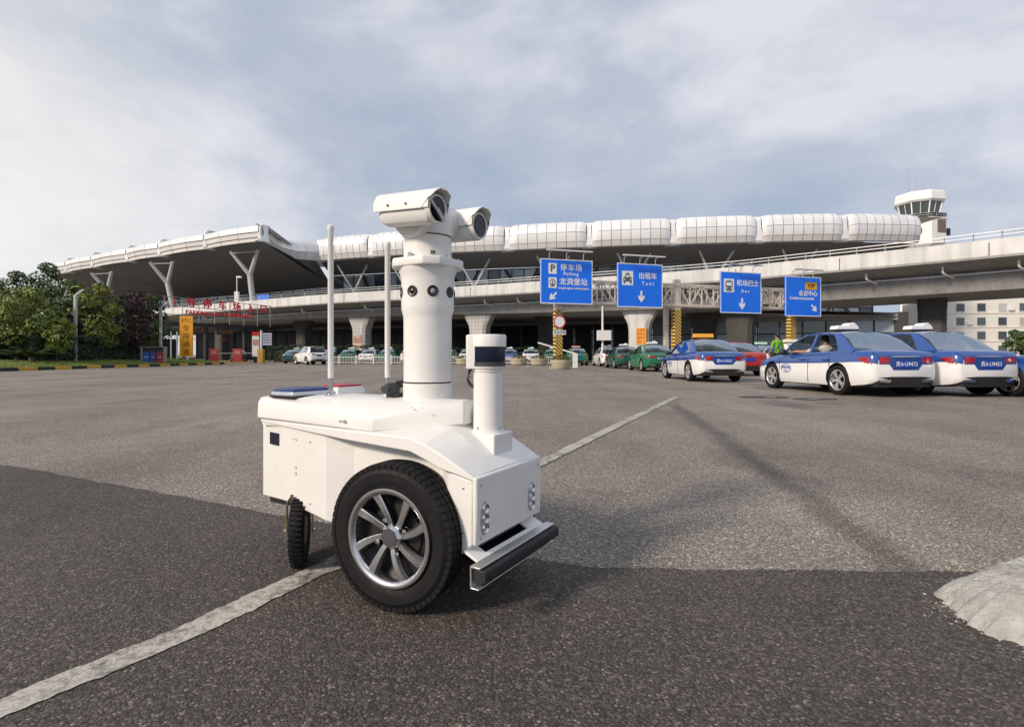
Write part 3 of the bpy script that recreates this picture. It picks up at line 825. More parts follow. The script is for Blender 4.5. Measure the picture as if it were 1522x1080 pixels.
g.loft([[(-0.755+i, 0.020+i, z), (-0.655-i, 0.020+i, z), (-0.655-i, 0.170-i, z), (-0.755+i, 0.170-i, z)] for z, i in ((0.747, 0.0), (0.756, 0.003), (0.759, 0.014))])
g.build('red_lens', mat('red_lens', (0.40, 0.012, 0.03), 0.25), b2, bevel=0.002)
ANT = mat('antenna_white', (0.80, 0.80, 0.79), 0.4)
for x, y, ztop, br in ((-0.565, -0.10, 1.470, 0.0125), (-0.38, 0.06, 1.405, 0.0125)):
    an = MB().lathe([(0.0105, 0.795), (br, 0.80), (br, ztop - 0.025), (br + 0.0025, ztop - 0.022), (br + 0.0025, ztop - 0.004), (0.011, ztop), (0.0001, ztop)], 20, Matrix.Translation((x, y, 0))).build('antenna', ANT, robot, smooth=40)
    MB().lathe([(0.026, 0.715), (0.026, 0.724), (0.016, 0.728), (0.016, 0.738), (0.0115, 0.742), (0.0115, 0.800)], 20, Matrix.Translation((x, y, 0))).build('antenna_mount', CHROME, an, smooth=40)
g = MB()
g.box((-0.262, -0.075, 0.716), (-0.205, -0.02, 0.742))
g.loft([[(-0.275, -0.085, 0.738), (-0.222, -0.100, 0.738), (-0.205, -0.052, 0.738), (-0.262, -0.040, 0.738)], [(-0.283, -0.088, 0.766), (-0.222, -0.108, 0.762), (-0.205, -0.048, 0.770), (-0.266, -0.034, 0.772)], [(-0.255, -0.07, 0.784), (-0.232, -0.08, 0.782), (-0.225, -0.055, 0.784), (-0.245, -0.048, 0.786)]])
g.bar((-0.24, -0.04, 0.775), (-0.205, 0.0, 0.782), 0.03, 0.03)
g.build('mast_clamp', DARKPL, robot, bevel=0.004)
for x in (-0.03, 0.02):
    MB().cyl((x, YC - 0.150, 0.70), (x + 0.0, YC - 0.150, 0.702), 0.004, n=10).build('lid_screw', STEEL, lid)

# fasteners along the folded edges of the shell and hull
scr = MB().lathe([(0.0042, 0.0), (0.0042, 0.0012), (0.0030, 0.0018), (0.0001, 0.0018)], 12).mesh('screw', STEEL, smooth=40)
for x, z in ((-0.62, 0.30), (-0.52, 0.285), (-0.62, 0.545), (-0.52, 0.54), (0.262, 0.30), (0.262, 0.45)):
    w = 0.2145 if x < 0 else 0.2245
    put('screw', scr, hull, (x, YC - w - 0.0015, z), (R(90), 0, 0))
for y, z in ((-0.235, 0.285), (0.175, 0.285), (-0.235, 0.462), (0.175, 0.462)):
    put('screw', scr, front, (0.3222, y, z), (0, R(90), 0))

# ================================================================== TERMINAL AND VIADUCT
CONC = streaked('pale_concrete', (0.66, 0.66, 0.645))
CONCG = streaked('grey_concrete', (0.34, 0.338, 0.33))
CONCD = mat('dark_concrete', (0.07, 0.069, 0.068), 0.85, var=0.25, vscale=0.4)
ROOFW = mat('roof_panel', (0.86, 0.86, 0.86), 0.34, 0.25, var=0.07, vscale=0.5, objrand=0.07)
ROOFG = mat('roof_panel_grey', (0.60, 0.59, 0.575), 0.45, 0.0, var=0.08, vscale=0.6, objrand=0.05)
BACK = mat('roof_backing', (0.45, 0.445, 0.44), 0.7)
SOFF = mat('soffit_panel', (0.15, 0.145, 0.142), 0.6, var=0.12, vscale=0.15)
FRAME = mat('dark_frame', (0.035, 0.038, 0.042), 0.5, 0.2)
FGLASS = mat('facade_glass', (0.045, 0.065, 0.075), 0.08, 0.0, spec=1.0, objrand=0.6)
FGLASS2 = mat('pale_facade_glass', (0.30, 0.38, 0.43), 0.10, 0.0, spec=1.0, objrand=0.25)
FGLASS3 = mat('dim_glass', (0.012, 0.016, 0.02), 0.25, 0.0, spec=0.25, objrand=0.5)
TUBE = mat('column_white', (0.46, 0.455, 0.45), 0.5, var=0.1, vscale=1.0)
TILE = None
def tile_mat():
    m = bpy.data.materials.new('column_tiles'); m.use_nodes = True
    t = m.node_tree; b = t.nodes['Principled BSDF']
    co = N(t, 'ShaderNodeTexCoord'); br = N(t, 'ShaderNodeTexBrick')
    br.offset = 0.0
    br.inputs['Scale'].default_value = 1.0; br.inputs['Mortar Size'].default_value = 0.02
    br.inputs['Brick Width'].default_value = 0.42; br.inputs['Row Height'].default_value = 0.42
    br.inputs['Color1'].default_value = (0.56, 0.55, 0.53, 1); br.inputs['Color2'].default_value = (0.50, 0.495, 0.48, 1); br.inputs['Mortar'].default_value = (0.25, 0.25, 0.25, 1)
    mpx = N(t, 'ShaderNodeMapping'); mpx.inputs['Rotation'].default_value = (R(90), 0, 0)
    L(t, co.outputs['Object'], mpx.inputs[0]); L(t, mpx.outputs[0], br.inputs['Vector'])
    L(t, br.outputs[0], b.inputs['Base Color']); b.inputs['Roughness'].default_value = 0.35
    return m
TILE = tile_mat()

terminal = thing('airport_terminal', 'long airport terminal with silver bulging roof panels, dark soffit and glass front', 'building', (0, 100, 0))
def T(o):                        # parts keep world coordinates: undo the parent's offset
    o.matrix_parent_inverse = Matrix.Translation((0, -100, 0)); return o
def tb(g, name, m, parent=None, **kw):
    o = g.build(name, m, terminal if parent is None else parent, **kw)
    if parent is None: T(o)
    return o

edgeR = [(71.5, 94), (57.2, 92.8), (43, 94), (28.7, 96), (14.1, 98.3), (-0.9, 101.5), (-16.5, 104.8), (-28.4, 108.3), (-40.5, 113)]
edgeL = [(-42, 90), (-55, 96.7), (-68, 104), (-78.5, 110), (-91.5, 117.5), (-103, 124.5), (-114, 131.5)]
def pod_bay(P0, P1, prof, ncol, gap, endz, bulge, rowgap=0.04, square=False):
    """one pillow of roof panels between two plan points; prof rows of (out, z)"""
    P0 = Vector(P0); P1 = Vector(P1); d = (P1 - P0); Ln = d.length; d.normalize(); nn = Vector((d.y, -d.x))
    if nn.y > 0: nn = -nn
    def pt(u, j, off=0.0):
        o_, z = prof[j] if isinstance(j, int) else j
        e = min(u, 1 - u) * Ln
        k = min(1.0, max(0.0, (e - gap) / 1.6)); k = 1.0 if square else math.sqrt(max(0, 1 - (1 - k) ** 2))
        zm = prof[0][1]
        o2 = -1.0 + (o_ + 1.0) * (0.72 + 0.28 * k) + bulge * 4 * u * (1 - u) + off
        z2 = zm + (z - zm) * (1 - endz * (1 - k))
        p = P0 + d * (u * Ln) + nn * o2
        return (p.x, p.y, z2)
    us = [gap / Ln + (1 - 2 * gap / Ln) * (0.5 - 0.5*math.cos(math.pi*i/ncol)*(1.0) if False else i / ncol) for i in range(ncol + 1)]
    # backing skin
    g = MB(); rows = []
    for i in range(ncol * 2 + 1):
        u = us[0] + (us[-1] - us[0]) * i / (ncol * 2)
        rows.append([pt(u, j, -0.10) for j in range(len(prof))])
    g.loft(rows, False, False)
    bk = tb(g, 'roof_pod', BACK, smooth=50)
    gu = 0.05 / Ln
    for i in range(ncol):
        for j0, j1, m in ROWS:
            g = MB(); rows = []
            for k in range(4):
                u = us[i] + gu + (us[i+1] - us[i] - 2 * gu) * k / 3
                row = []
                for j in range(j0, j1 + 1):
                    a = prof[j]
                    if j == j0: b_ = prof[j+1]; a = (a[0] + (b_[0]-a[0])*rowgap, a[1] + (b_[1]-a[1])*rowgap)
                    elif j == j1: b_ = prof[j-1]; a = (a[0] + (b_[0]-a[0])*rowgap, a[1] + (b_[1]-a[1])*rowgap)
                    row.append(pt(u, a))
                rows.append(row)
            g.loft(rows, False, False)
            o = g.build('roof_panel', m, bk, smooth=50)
    return d, nn
PR = [(0.0, 20.45), (0.45, 20.55), (0.75, 21.5), (0.95, 22.3), (1.0, 23.2), (0.85, 24.2), (0.45, 24.95), (-0.4, 25.35), (-2.4, 25.6)]
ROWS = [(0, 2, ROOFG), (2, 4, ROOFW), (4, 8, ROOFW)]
def spout(P, d, nn, s=1.0, z0=20.5, z1=25.0):
    g = MB(); P = Vector(P)
    rg = []
    for z, w, o_ in ((z0, 1.25*s, 0.0), (z0 + 0.35, 1.2*s, 0.25), (z0 + (z1-z0)*0.45, 0.45*s, 0.35), (z0 + (z1-z0)*0.85, 0.38*s, 0.2), (z1, 0.6*s, -0.2)):
        c = P + nn * o_
        rg.append([(c.x - d.x*w, c.y - d.y*w, z), (c.x + d.x*w, c.y + d.y*w, z), (c.x + d.x*w - nn.x*1.6, c.y + d.y*w - nn.y*1.6, z), (c.x - d.x*w - nn.x*1.6, c.y - d.y*w - nn.y*1.6, z)])
    g.loft(rg); tb(g, 'gutter_spout', ROOFW)
for i in range(len(edgeR) - 1):
    d, nn = pod_bay(edgeR[i+1], edgeR[i], PR, 8 if i else 9, 0.5, 0.09, 0.25)
    if i < len(edgeR) - 1 and i > 0: spout(edgeR[i], d, nn)
spout(edgeR[-1], d, nn)
PRL = [(-0.3, 19.9), (0.0, 19.92), (0.0, 20.55), (0.22, 20.6), (0.22, 21.4), (0.45, 21.45), (0.35, 22.35), (-0.6, 22.75)]
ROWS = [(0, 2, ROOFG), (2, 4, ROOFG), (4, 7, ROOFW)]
for i in range(len(edgeL) - 1):
    d, nn = pod_bay(edgeL[i+1], edgeL[i], PRL, 3, 0.12, 0.0, 0.5, 0.02, True)
    spout(edgeL[i], d, nn, 0.45 if i else 0.25, 19.9, 23.3 if i else 22.7)
# fascia that sweeps back from the prow of the canopy
sw = [(-42, 90), (-43.6, 96.5), (-44.6, 103), (-43.8, 109), (-40.5, 113)]
hts = [(20.0, 23.0), (19.95, 23.1), (19.9, 23.4), (20.1, 24.0), (20.5, 24.8)]
g = MB(); rows = []
for i in range(25):
    t = i / 24 * 4; p = interp(sw, t); j = min(int(t), 3); u = t - j
    z0 = hts[j][0]*(1-u) + hts[j+1][0]*u; z1 = hts[j][1]*(1-u) + hts[j+1][1]*u
    rows.append([(p.x - 0.9, p.y, z0), (p.x + 0.12, p.y, z0 + 0.2), (p.x + 0.5, p.y, z0 + (z1-z0)*0.45), (p.x + 0.30, p.y, z0 + (z1-z0)*0.8), (p.x - 0.9, p.y, z1)])
prow_rows = rows
fas = tb(MB().loft([[(x - 0.12, y, z) for x, y, z in r] for r in rows], False, False), 'prow_fascia', BACK, smooth=50)
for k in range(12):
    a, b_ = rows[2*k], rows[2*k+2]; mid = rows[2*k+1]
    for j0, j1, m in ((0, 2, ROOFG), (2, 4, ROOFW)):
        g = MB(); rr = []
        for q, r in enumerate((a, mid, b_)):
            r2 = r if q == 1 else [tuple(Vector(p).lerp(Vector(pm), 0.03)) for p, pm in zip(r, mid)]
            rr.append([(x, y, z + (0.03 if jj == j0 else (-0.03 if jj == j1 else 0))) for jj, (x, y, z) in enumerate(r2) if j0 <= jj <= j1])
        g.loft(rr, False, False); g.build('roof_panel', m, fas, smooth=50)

# facade line (upper level) and soffits
facR = [(70, 104.5), (40, 106), (10, 110), (-20, 117), (-41, 123)]
facL = [(-41, 123), (-75, 142), (-130, 170)]
g = MB(); rows = []
for i in range(33):
    t = i / 32
    a = interp(edgeR, t * (len(edgeR) - 1)); b_ = interp(facR, t * (len(facR) - 1))
    rows.append([(a.x, a.y + 1.2, 20.55), (a.x*0.5+b_.x*0.5, a.y*0.5+b_.y*0.5, 19.7), (b_.x, b_.y - 0.4, 18.9)])
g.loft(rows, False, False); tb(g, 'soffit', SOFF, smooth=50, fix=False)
g = MB(); rows = []
for i in range(33):
    t = i / 32
    a = interp(edgeL, t * (len(edgeL) - 1)); b_ = interp(facL, t * (len(facL) - 1))
    row = []
    for k in range(7):
        u = k / 6
        row.append((a.x*(1-u) + b_.x*u + (0.8 if k == 0 else 0) * 0, a.y*(1-u) + b_.y*u + (0.9 if k == 0 else 0), 19.95 - 3.6*u + 0.9*math.sin(u*math.pi)))
    rows.append(row)
g.loft(rows, False, False)
# wedge between the prow and the main roof
s0 = rows[0]
rows2 = []
for i in range(9):
    u = i / 8
    p = interp(sw, u * 4); q = Vector(s0[0]).lerp(Vector(s0[-1]), u)
    rows2.append([(p.x - 0.5, p.y + (0.9 if i == 0 else 0), 19.95 + 0.55*u), tuple(Vector(s0[0]).lerp(Vector(s0[6]), u))])
g.loft(rows2, False, False)
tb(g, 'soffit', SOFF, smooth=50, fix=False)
# roof skin behind the pods
g = MB()
g.poly([(76, 95, 25.2), (57, 94, 25.3), (28.7, 97.5, 25.3), (0, 103, 25.3), (-28, 110, 25.3), (-41, 115, 25.3), (-60, 150, 25.3), (76, 150, 25.3)])
g.poly([(-41.5, 92, 22.7), (-44.5, 112, 22.9), (-60, 160, 23.2), (-150, 190, 22.9), (-115, 133, 22.7), (-91.5, 119, 22.7), (-68, 105.5, 22.7)])
tb(g, 'roof', ROOFG)

def glazing(line, z0, z1, step, nrow, glassfn, frame=FRAME, name='window_wall', jit=0.012):
    """posts and rails with single panes between them"""
    Ls = []; tot = 0
    for a, b_ in zip(line, line[1:]):
        a = Vector(a); b_ = Vector(b_); Ls.append((a, b_, (b_ - a).length))
    fr = None
    g = MB(); panes = []
    for a, b_, ln in Ls:
        n = max(1, round(ln / step)); d = (b_ - a).normalized(); nn = Vector((d.y, -d.x))
        if nn.y > 0: nn = -nn
        for i in range(n + 1):
            p = a + d * (ln * i / n)
            g.bar((p.x, p.y, z0), (p.x, p.y, z1), 0.18, 0.3, up=(nn.x, nn.y, 0))
        for j in range(nrow + 1):
            z = z0 + (z1 - z0) * j / nrow
            g.bar((a.x, a.y, z), (b_.x, b_.y, z), 0.22, 0.16)
        for i in range(n):
            for j in range(nrow):
                u0 = (i + 0.04) / n; u1 = (i + 0.96) / n
                za = z0 + (z1 - z0) * (j + 0.03) / nrow; zb = z0 + (z1 - z0) * (j + 0.97) / nrow
                q = a + d * (ln * u0); r = a + d * (ln * u1)
                panes.append((q, r, za, zb, nn, i, j))
    fr = tb(g, name, frame)
    for q, r, za, zb, nn, i, j in panes:
        t1 = random.uniform(-jit, jit); t2 = random.uniform(-jit, jit); w = (r - q).length
        g = MB()
        g.add([(q.x, q.y, za), (r.x + nn.x*t1*w, r.y + nn.y*t1*w, za), (r.x + nn.x*(t1+t2)*w, r.y + nn.y*(t1+t2)*w, zb), (q.x + nn.x*t2*w, q.y + nn.y*t2*w, zb)], [(0, 1, 2, 3)])
        g.build('pane', glassfn(q, j), fr)
    return fr
glazing([(x, y) for x, y in facR], 7.2, 18.8, 2.6, 4, lambda q, j: FGLASS2 if random.random() < 0.45 else FGLASS)
glazing([(-41.5, 123.2), (-75, 142), (-128, 169)], 7.2, 16.2, 4.2, 2, lambda q, j: FGLASS)
# diagonal wind bracing just inside the glass line
for k in range(10):
    t = 0.2 + k * 0.39
    if t > 3.6: break
    a = interp(facR, t); b_ = interp(facR, min(4, t + 0.22))
    g = MB(); g.bar((a.x, a.y - 0.8, 7.2), (b_.x, b_.y - 0.8, 18.6), 0.55, 0.5); tb(g, 'brace', FRAME)
    g = MB(); g.bar((b_.x, b_.y - 1.4, 7.2), (a.x, a.y - 1.4, 18.6), 0.35, 0.4); tb(g, 'brace', FRAME)
# arrivals level under the road deck
arr = [(57.5, 80), (20, 90), (-20, 104), (-75, 128)]
arrf = glazing(arr, 0.15, 6.2, 3.2, 3, lambda q, j: FGLASS2 if q.x > 24 else FGLASS3, name='arrivals_front', jit=0.006)
g = MB()
for z in (6.6, 7.1): g.poly([(57.5, 79.5, z), (20, 70, z), (-20, 82, z), (-42, 93, z), (-64, 101, z), (-88, 112, z), (-120, 165, z), (70, 107, z)])
for a, b_ in zip(arr, arr[1:]): g.bar((a[0], a[1]-0.5, 6.6), (b_[0], b_[1]-0.5, 6.6), 0.5, 1.1)
tb(g, 'floor_slab', CONCG)
# end wall with pale glass
g = MB(); g.bar((57.6, 79.9, 0), (57.6, 79.9, 7.2), 1.6, 1.4); tb(g, 'corner_column', CONCD)
g = MB(); g.box((60.8, 79.0, 0), (62.2, 80.0, 7.0)); tb(g, 'corner_column', CONCD)
# forked columns
def fork(base, z0, zf, tips, r=0.42, name='forked_column', tie=True):
    g = MB(); b0 = Vector(base)
    g.tube([(b0.x, b0.y, z0), (b0.x + tips[0], b0.y, zf)], [r*1.05, r*0.95], 14)
    f = Vector((b0.x + tips[0], b0.y, zf))
    o = tb(g, name, TUBE, smooth=50)
    for q in tips[1:]:
        g = MB(); g.tube([tuple(f), (f.x + q[0], f.y + q[1], q[2])], [r*0.8, r*0.6], 12); g.build('column_arm', TUBE, o, smooth=50)
    if tie:
        p, q = tips[1], tips[2]
        g = MB(); g.tube([(f.x + p[0]*0.93, f.y + p[1]*0.93, zf + (p[2]-zf)*0.93), (f.x + q[0]*0.93, f.y + q[1]*0.93, zf + (q[2]-zf)*0.93)], 0.09, 8); g.build('column_tie', TUBE, o)
for i in range(1, len(edgeR) - 1):
    x, y = edgeR[i]
    x2, y2 = Vector(edgeR[i]).lerp(Vector(edgeR[i+1]), 0.42)
    fork((x2, y2 + 4.0), 7.0, 14.2, (0.0, (-3.1, -1.5, 19.7), (3.1, -1.5, 19.7)), 0.32, tie=False)
fork((-45.6, 95.5), 7.0, 15.0, (-0.9, (-2.9, -1.0, 19.0), (1.9, -1.0, 19.4)), 0.5)
fork((-64.5, 103.5), 7.0, 14.6, (-1.7, (-2.4, -1.5, 18.4), (1.6, -1.0, 18.6)), 0.5)
fork((-82.0, 111.5), 7.0, 14.2, (-1.8, (-2.2, -1.5, 17.6), (1.6, -1.0, 17.9)), 0.5)
fork((-99.0, 120.5), 7.0, 13.9, (-1.8, (-2.2, -1.5, 17.3), (1.6, -1.0, 17.6)), 0.5)

# ------------------------------------------------------------------ viaduct
VP = [(-58, 118), (-64.5, 110), (-67.0, 101.5), (-64.2, 94.5), (-57.5, 88.2), (-41, 77.5), (-22, 66.2), (-6, 59.2), (2, 55.2), (17, 47.2), (23, 42.4), (29.3, 36.8), (34.2, 31.6), (39.5, 25.5), (46, 17.5)]
NV = 140
def vpt(t):
    p = interp(VP, t * (len(VP) - 1)); q = interp(VP, min(1, t + 0.004) * (len(VP) - 1)); q0 = interp(VP, max(0, t - 0.004) * (len(VP) - 1))
    d = (q - q0).normalized()
    n_ = Vector((-d.y, d.x))          # away from the forecourt
    return p, d, n_
viaduct = thing('elevated_road', 'curving elevated concrete road with pale parapet passing in front of the terminal', 'viaduct', (0, 55, 0))
def vb(g, name, m, **kw):
    o = g.build(name, m, viaduct, **kw); o.matrix_parent_inverse = Matrix.Translation((0, -55, 0)); return o
def sweep(sec_fn, m, name, t0=0.0, t1=1.0, n=NV, smooth=40):
    g = MB(); rows = []
    for i in range(n + 1):
        t = t0 + (t1 - t0) * i / n
        p, d, n_ = vpt(t)
        rows.append([(p.x + n_.x*o_, p.y + n_.y*o_, z) for o_, z in sec_fn(t)])
    g.loft(rows, True, True)
    return vb(g, name, m, smooth=smooth)
WD = 13.0
def gd(t): return 1.0 if t > 0.62 else max(0.55, 1.0 - (0.62 - t) * 1.6)   # girder gets shallower along the curve
sweep(lambda t: [(0, 7.32), (0, 7.62), (0.03, 8.22), (0.28, 8.22), (0.30, 7.30)], CONC, 'parapet')
sweep(lambda t: [(0.045, 8.225), (0.045, 8.40), (0.26, 8.40), (0.26, 8.225)], CONC, 'coping')
sweep(lambda t: [(WD, 7.32), (WD, 8.25), (WD - 0.28, 8.25), (WD - 0.28, 7.32)], CONC, 'parapet')
sweep(lambda t: [(0.02, 7.18), (0.02, 7.315), (WD - 0.02, 7.315), (WD - 0.02, 7.18), (WD - 2.3, 6.65), (2.3, 6.65)], CONCG, 'deck_slab')
sweep(lambda t: [(2.2, 6.645), (2.05, 6.645 - 0.5*gd(t)), (2.45, 6.645 - 1.35*gd(t)), (2.6, 6.645 - 1.38*gd(t)), (WD - 2.6, 6.645 - 1.38*gd(t)), (WD - 2.2, 6.645)], CONCG, 'girder')
sweep(lambda t: [(1.93, 6.42), (1.93, 6.50), (2.04, 6.50), (2.04, 6.42)], STEEL, 'cable_duct', 0.3, 0.99, 100)
# handrail on the ramp
g_ = []
for z in (8.62, 8.86):
    sweep(lambda t, z=z: [(0.12, z), (0.12, z + 0.05), (0.17, z + 0.05), (0.17, z)], STEEL, 'handrail', 0.28, 0.995, 90)
tt = 0.28
while tt < 0.99:
    p, d, n_ = vpt(tt)
    c = p + n_ * 0.145
    vb(MB().bar((c.x, c.y, 8.38), (c.x, c.y, 8.88), 0.06), 'rail_post', STEEL)
    tt += 0.0145
# drain pipes under the parapet
tt = 0.33
while tt < 0.99:
    p, d, n_ = vpt(tt)
    c = p + n_ * 0.9
    e_ = p + n_ * 1.95 + d * 0.5
    vb(MB().tube([(c.x, c.y, 7.05), (c.x, c.y, 6.62), (c.x*0.8+e_.x*0.2, c.y*0.8+e_.y*0.2, 6.5), (e_.x, e_.y, 6.28)], 0.075, 10), 'drain_pipe', PAINTW, smooth=60)
    tt += 0.038
# deck joints
for tt in [0.36 + 0.075*k for k in range(9)]:
    p, d, n_ = vpt(tt)
    a = p - n_*0.004; 
    g = MB(); g.bar((a.x, a.y, 7.33), (a.x, a.y, 8.2), 0.05, 0.012, up=(n_.x, n_.y, 0)); vb(g, 'joint', CONCD)
# piers
def pier_at(ratio, off, m, w, dth, label=None, fl=1.0):
    best = min((abs((vpt(i/2000)[0] + vpt(i/2000)[2]*off).x / (vpt(i/2000)[0] + vpt(i/2000)[2]*off).y - ratio), i) for i in range(300, 2000))
    p, d, n_ = vpt(best[1] / 2000)
    c = p + n_ * off
    zt = 6.645 - 1.38*gd(best[1]/2000)
    g = MB(); rg = []
    for z, s in ((0, 1.0), (zt - 1.9, 1.0), (zt - 1.2, 1 + .12*fl), (zt - 0.5, 1 + .5*fl), (zt + 0.05, 1 + .75*fl)):
        hx, hy = w/2 * s, dth/2
        rg.append([(c.x + d.x*a*hx + n_.x*b_*hy, c.y + d.y*a*hx + n_.y*b_*hy, z) for a, b_ in ((-1,-0.7),(-0.7,-1),(0.7,-1),(1,-0.7),(1,0.7),(0.7,1),(-0.7,1),(-1,0.7))])
    g.loft(rg)
    o = vb(g, 'pier', m, smooth=30)
    if label: o['label'] = label
    return c, d, n_
pc1 = pier_at((538-761)/800, 3.6, TILE, 2.1, 1.6, 'white tiled pier with a printed band near its foot')
pc2 = pier_at((713-761)/800, 3.6, TILE, 2.1, 1.6, 'white tiled pier')
pc3 = pier_at((951-761)/800, 3.9, CONC, 2.0, 1.6)
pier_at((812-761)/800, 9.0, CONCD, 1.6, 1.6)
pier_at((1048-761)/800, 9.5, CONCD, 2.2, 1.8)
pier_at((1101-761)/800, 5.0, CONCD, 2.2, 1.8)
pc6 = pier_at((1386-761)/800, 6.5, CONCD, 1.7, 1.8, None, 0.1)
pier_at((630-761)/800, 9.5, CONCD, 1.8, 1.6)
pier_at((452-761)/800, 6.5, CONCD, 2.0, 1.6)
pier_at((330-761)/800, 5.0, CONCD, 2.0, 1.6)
# printed band on the first tiled pier
c, d, n_ = pc1
for k, (z0, z1, colr) in enumerate(((1.75, 2.35, (0.62, 0.50, 0.36)), (2.35, 3.0, (0.40, 0.22, 0.15)), (3.0, 3.5, (0.55, 0.42, 0.36)))):
    g = MB(); f0 = c - n_*0.815 - d*0.72; f1 = c - n_*0.815 + d*0.72
    if k == 1:
        top = []
        random.seed(3)
        for i in range(13):
            p = f0.lerp(f1, i/12); top.append((p.x, p.y, z1 + random.uniform(-0.15, 0.55)))
        g.poly([(f0.x, f0.y, z0), (f1.x, f1.y, z0)] + top[::-1])
    elif k == 0:
        g.poly([(f0.x, f0.y, z0), (f1.x, f1.y, z0), (f1.x, f1.y, z1), (f0.x, f0.y, z1)])
    else: continue
    vb(g, 'printed_band', mat('poster_%d' % k, colr, 0.5, var=0.3, vscale=3))
# yellow notice on the concrete pier
c, d, n_ = pc3
f = c - n_ * 0.83 + d*0.35
notice = thing('yellow_notice', 'yellow notice board with rows of red characters on the flared concrete pier', 'notice board', (f.x, f.y, 0), math.atan2(d.y, d.x))
MB().box((-0.5, -0.05, 1.95), (0.5, 0.0, 3.55)).build('board', YELLOWP, notice)
for r_, s_ in enumerate(('出租车', '候客区', '请依次', '排队上')):
    text_obj('lettering', s_, 0.30, REDP, notice, (0, -0.056, 3.3 - 0.37*r_), bold=0.01)

# ================================================================== CONTROL TOWER
TW = mat('tower_white', (0.84, 0.83, 0.80), 0.7, var=0.08, vscale=0.2)
tower = thing('control_tower', 'white airport control tower with flared glass cab behind the terminal roof', 'control tower', (121, 160, 0), R(12))
def octa(r, z, n=8, ph=22.5): return [(r*math.cos(R(ph + 360*k/n)), r*math.sin(R(ph + 360*k/n)), z) for k in range(n)]
MB().box((-3.2, -3.2, 0), (4.6, 3.2, 33.5)).build('shaft', TW, tower)
MB().loft([octa(4.5, 31.0), octa(6.6, 33.0), octa(6.6, 40.0)]).build('drum', TW, tower)
MB().loft([octa(6.9, 40.0), octa(6.9, 40.35)]).build('gallery', TW, tower)
g = MB()
for z in (41.0, 41.5): g.loft([octa(6.8, z), octa(6.8, z + 0.08)])
for k in range(16):
    a = R(22.5 * k + 11); g.cyl((6.55*math.cos(a), 6.55*math.sin(a), 40.3), (6.55*math.cos(a), 6.55*math.sin(a), 41.5), 0.05, n=6)
g.build('gallery_rail', STEEL, tower)
MB().loft([octa(4.6, 40.3), octa(5.6, 45.2)]).build('cab_glass', mat('cab_glass', (0.06, 0.075, 0.085), 0.1, spec=1.0), tower)
p0, p1 = octa(4.65, 40.3), octa(5.68, 45.2)
for k in range(8):
    MB().bar(p0[k], p1[k], 0.28).build('mullion', TW, tower)
    MB().bar(tuple((Vector(p0[k]) + Vector(p0[(k+1) % 8]))/2), tuple((Vector(p1[k]) + Vector(p1[(k+1) % 8]))/2), 0.12).build('mullion', TW, tower)
MB().loft([octa(6.0, 45.2), octa(6.5, 45.7), octa(6.3, 47.9), octa(5.9, 48.3)]).build('roof', TW, tower)
for x, y, z in ((-5, -1, 55.5), (-2.6, 1, 54), (-0.8, -2, 51.5), (0.4, -2, 52), (1.4, 2, 55), (5.0, -1, 54.5), (3.6, 2, 52.5)):
    MB().cyl((x, y, 48.2), (x, y, z), 0.06, 0.03, n=6).build('aerial', mat('aerial_grey', (0.35, 0.35, 0.37), 0.5), tower)
MB().box((-0.6, -6.25, 36.0), (2.2, -6.08, 39.6)).build('louvre_door', mat('brown_door', (0.17, 0.13, 0.11), 0.6), tower)
MB().box((4.3, -4.9, 35.6), (5.5, -4.2, 37.6)).build('window', FRAME, tower)
MB().box((-5.0, -4.6, 36.0), (-4.3, -3.9, 37.4)).build('window', FRAME, tower)

# pale office block under the ramp
office = thing('office_block', 'cream office block with small square windows seen beneath the ramp', 'building', (92, 112, 0), R(-6))
CREAM = mat('cream_render', (0.74, 0.72, 0.66), 0.8, var=0.06, vscale=0.3)
MB().box((-2, 0, 0), (48, 14, 12.5)).build('wall', CREAM, office)
wm = MB().box((-0.75, -0.02, -0.8), (0.75, 0.10, 0.8)).mesh('window', FGLASS)
wm2 = MB().box((-0.75, -0.02, -0.8), (0.75, 0.10, 0.8)).mesh('window', mat('blind_pale', (0.36, 0.36, 0.34), 0.5, objrand=0.4))
fm = MB().box((-0.85, -0.06, -0.92), (0.85, 0.0, -0.82)).mesh('sill', CREAM)
am = MB().box((-0.45, -0.5, -0.3), (0.45, 0.0, 0.3)).mesh('air_conditioner', PAINTW)
random.seed(12)
for i in range(10):
    for j in range(4):
        x = 1.2 + i * 4.0; z = 2.0 + j * 2.9
        w_ = put('window', wm if random.random() < 0.6 else wm2, office, (x, -0.09, z)); put('sill', fm, w_, (0, 0, 0))
        if random.random() < 0.4: put('air_conditioner', am, office, (x + 1.5, -0.01, z - 0.4))
for z in (3.6, 6.5, 9.4): MB().box((-2.05, -0.12, z), (48.05, -0.005, z + 0.25)).build('string_course', CREAM, office)

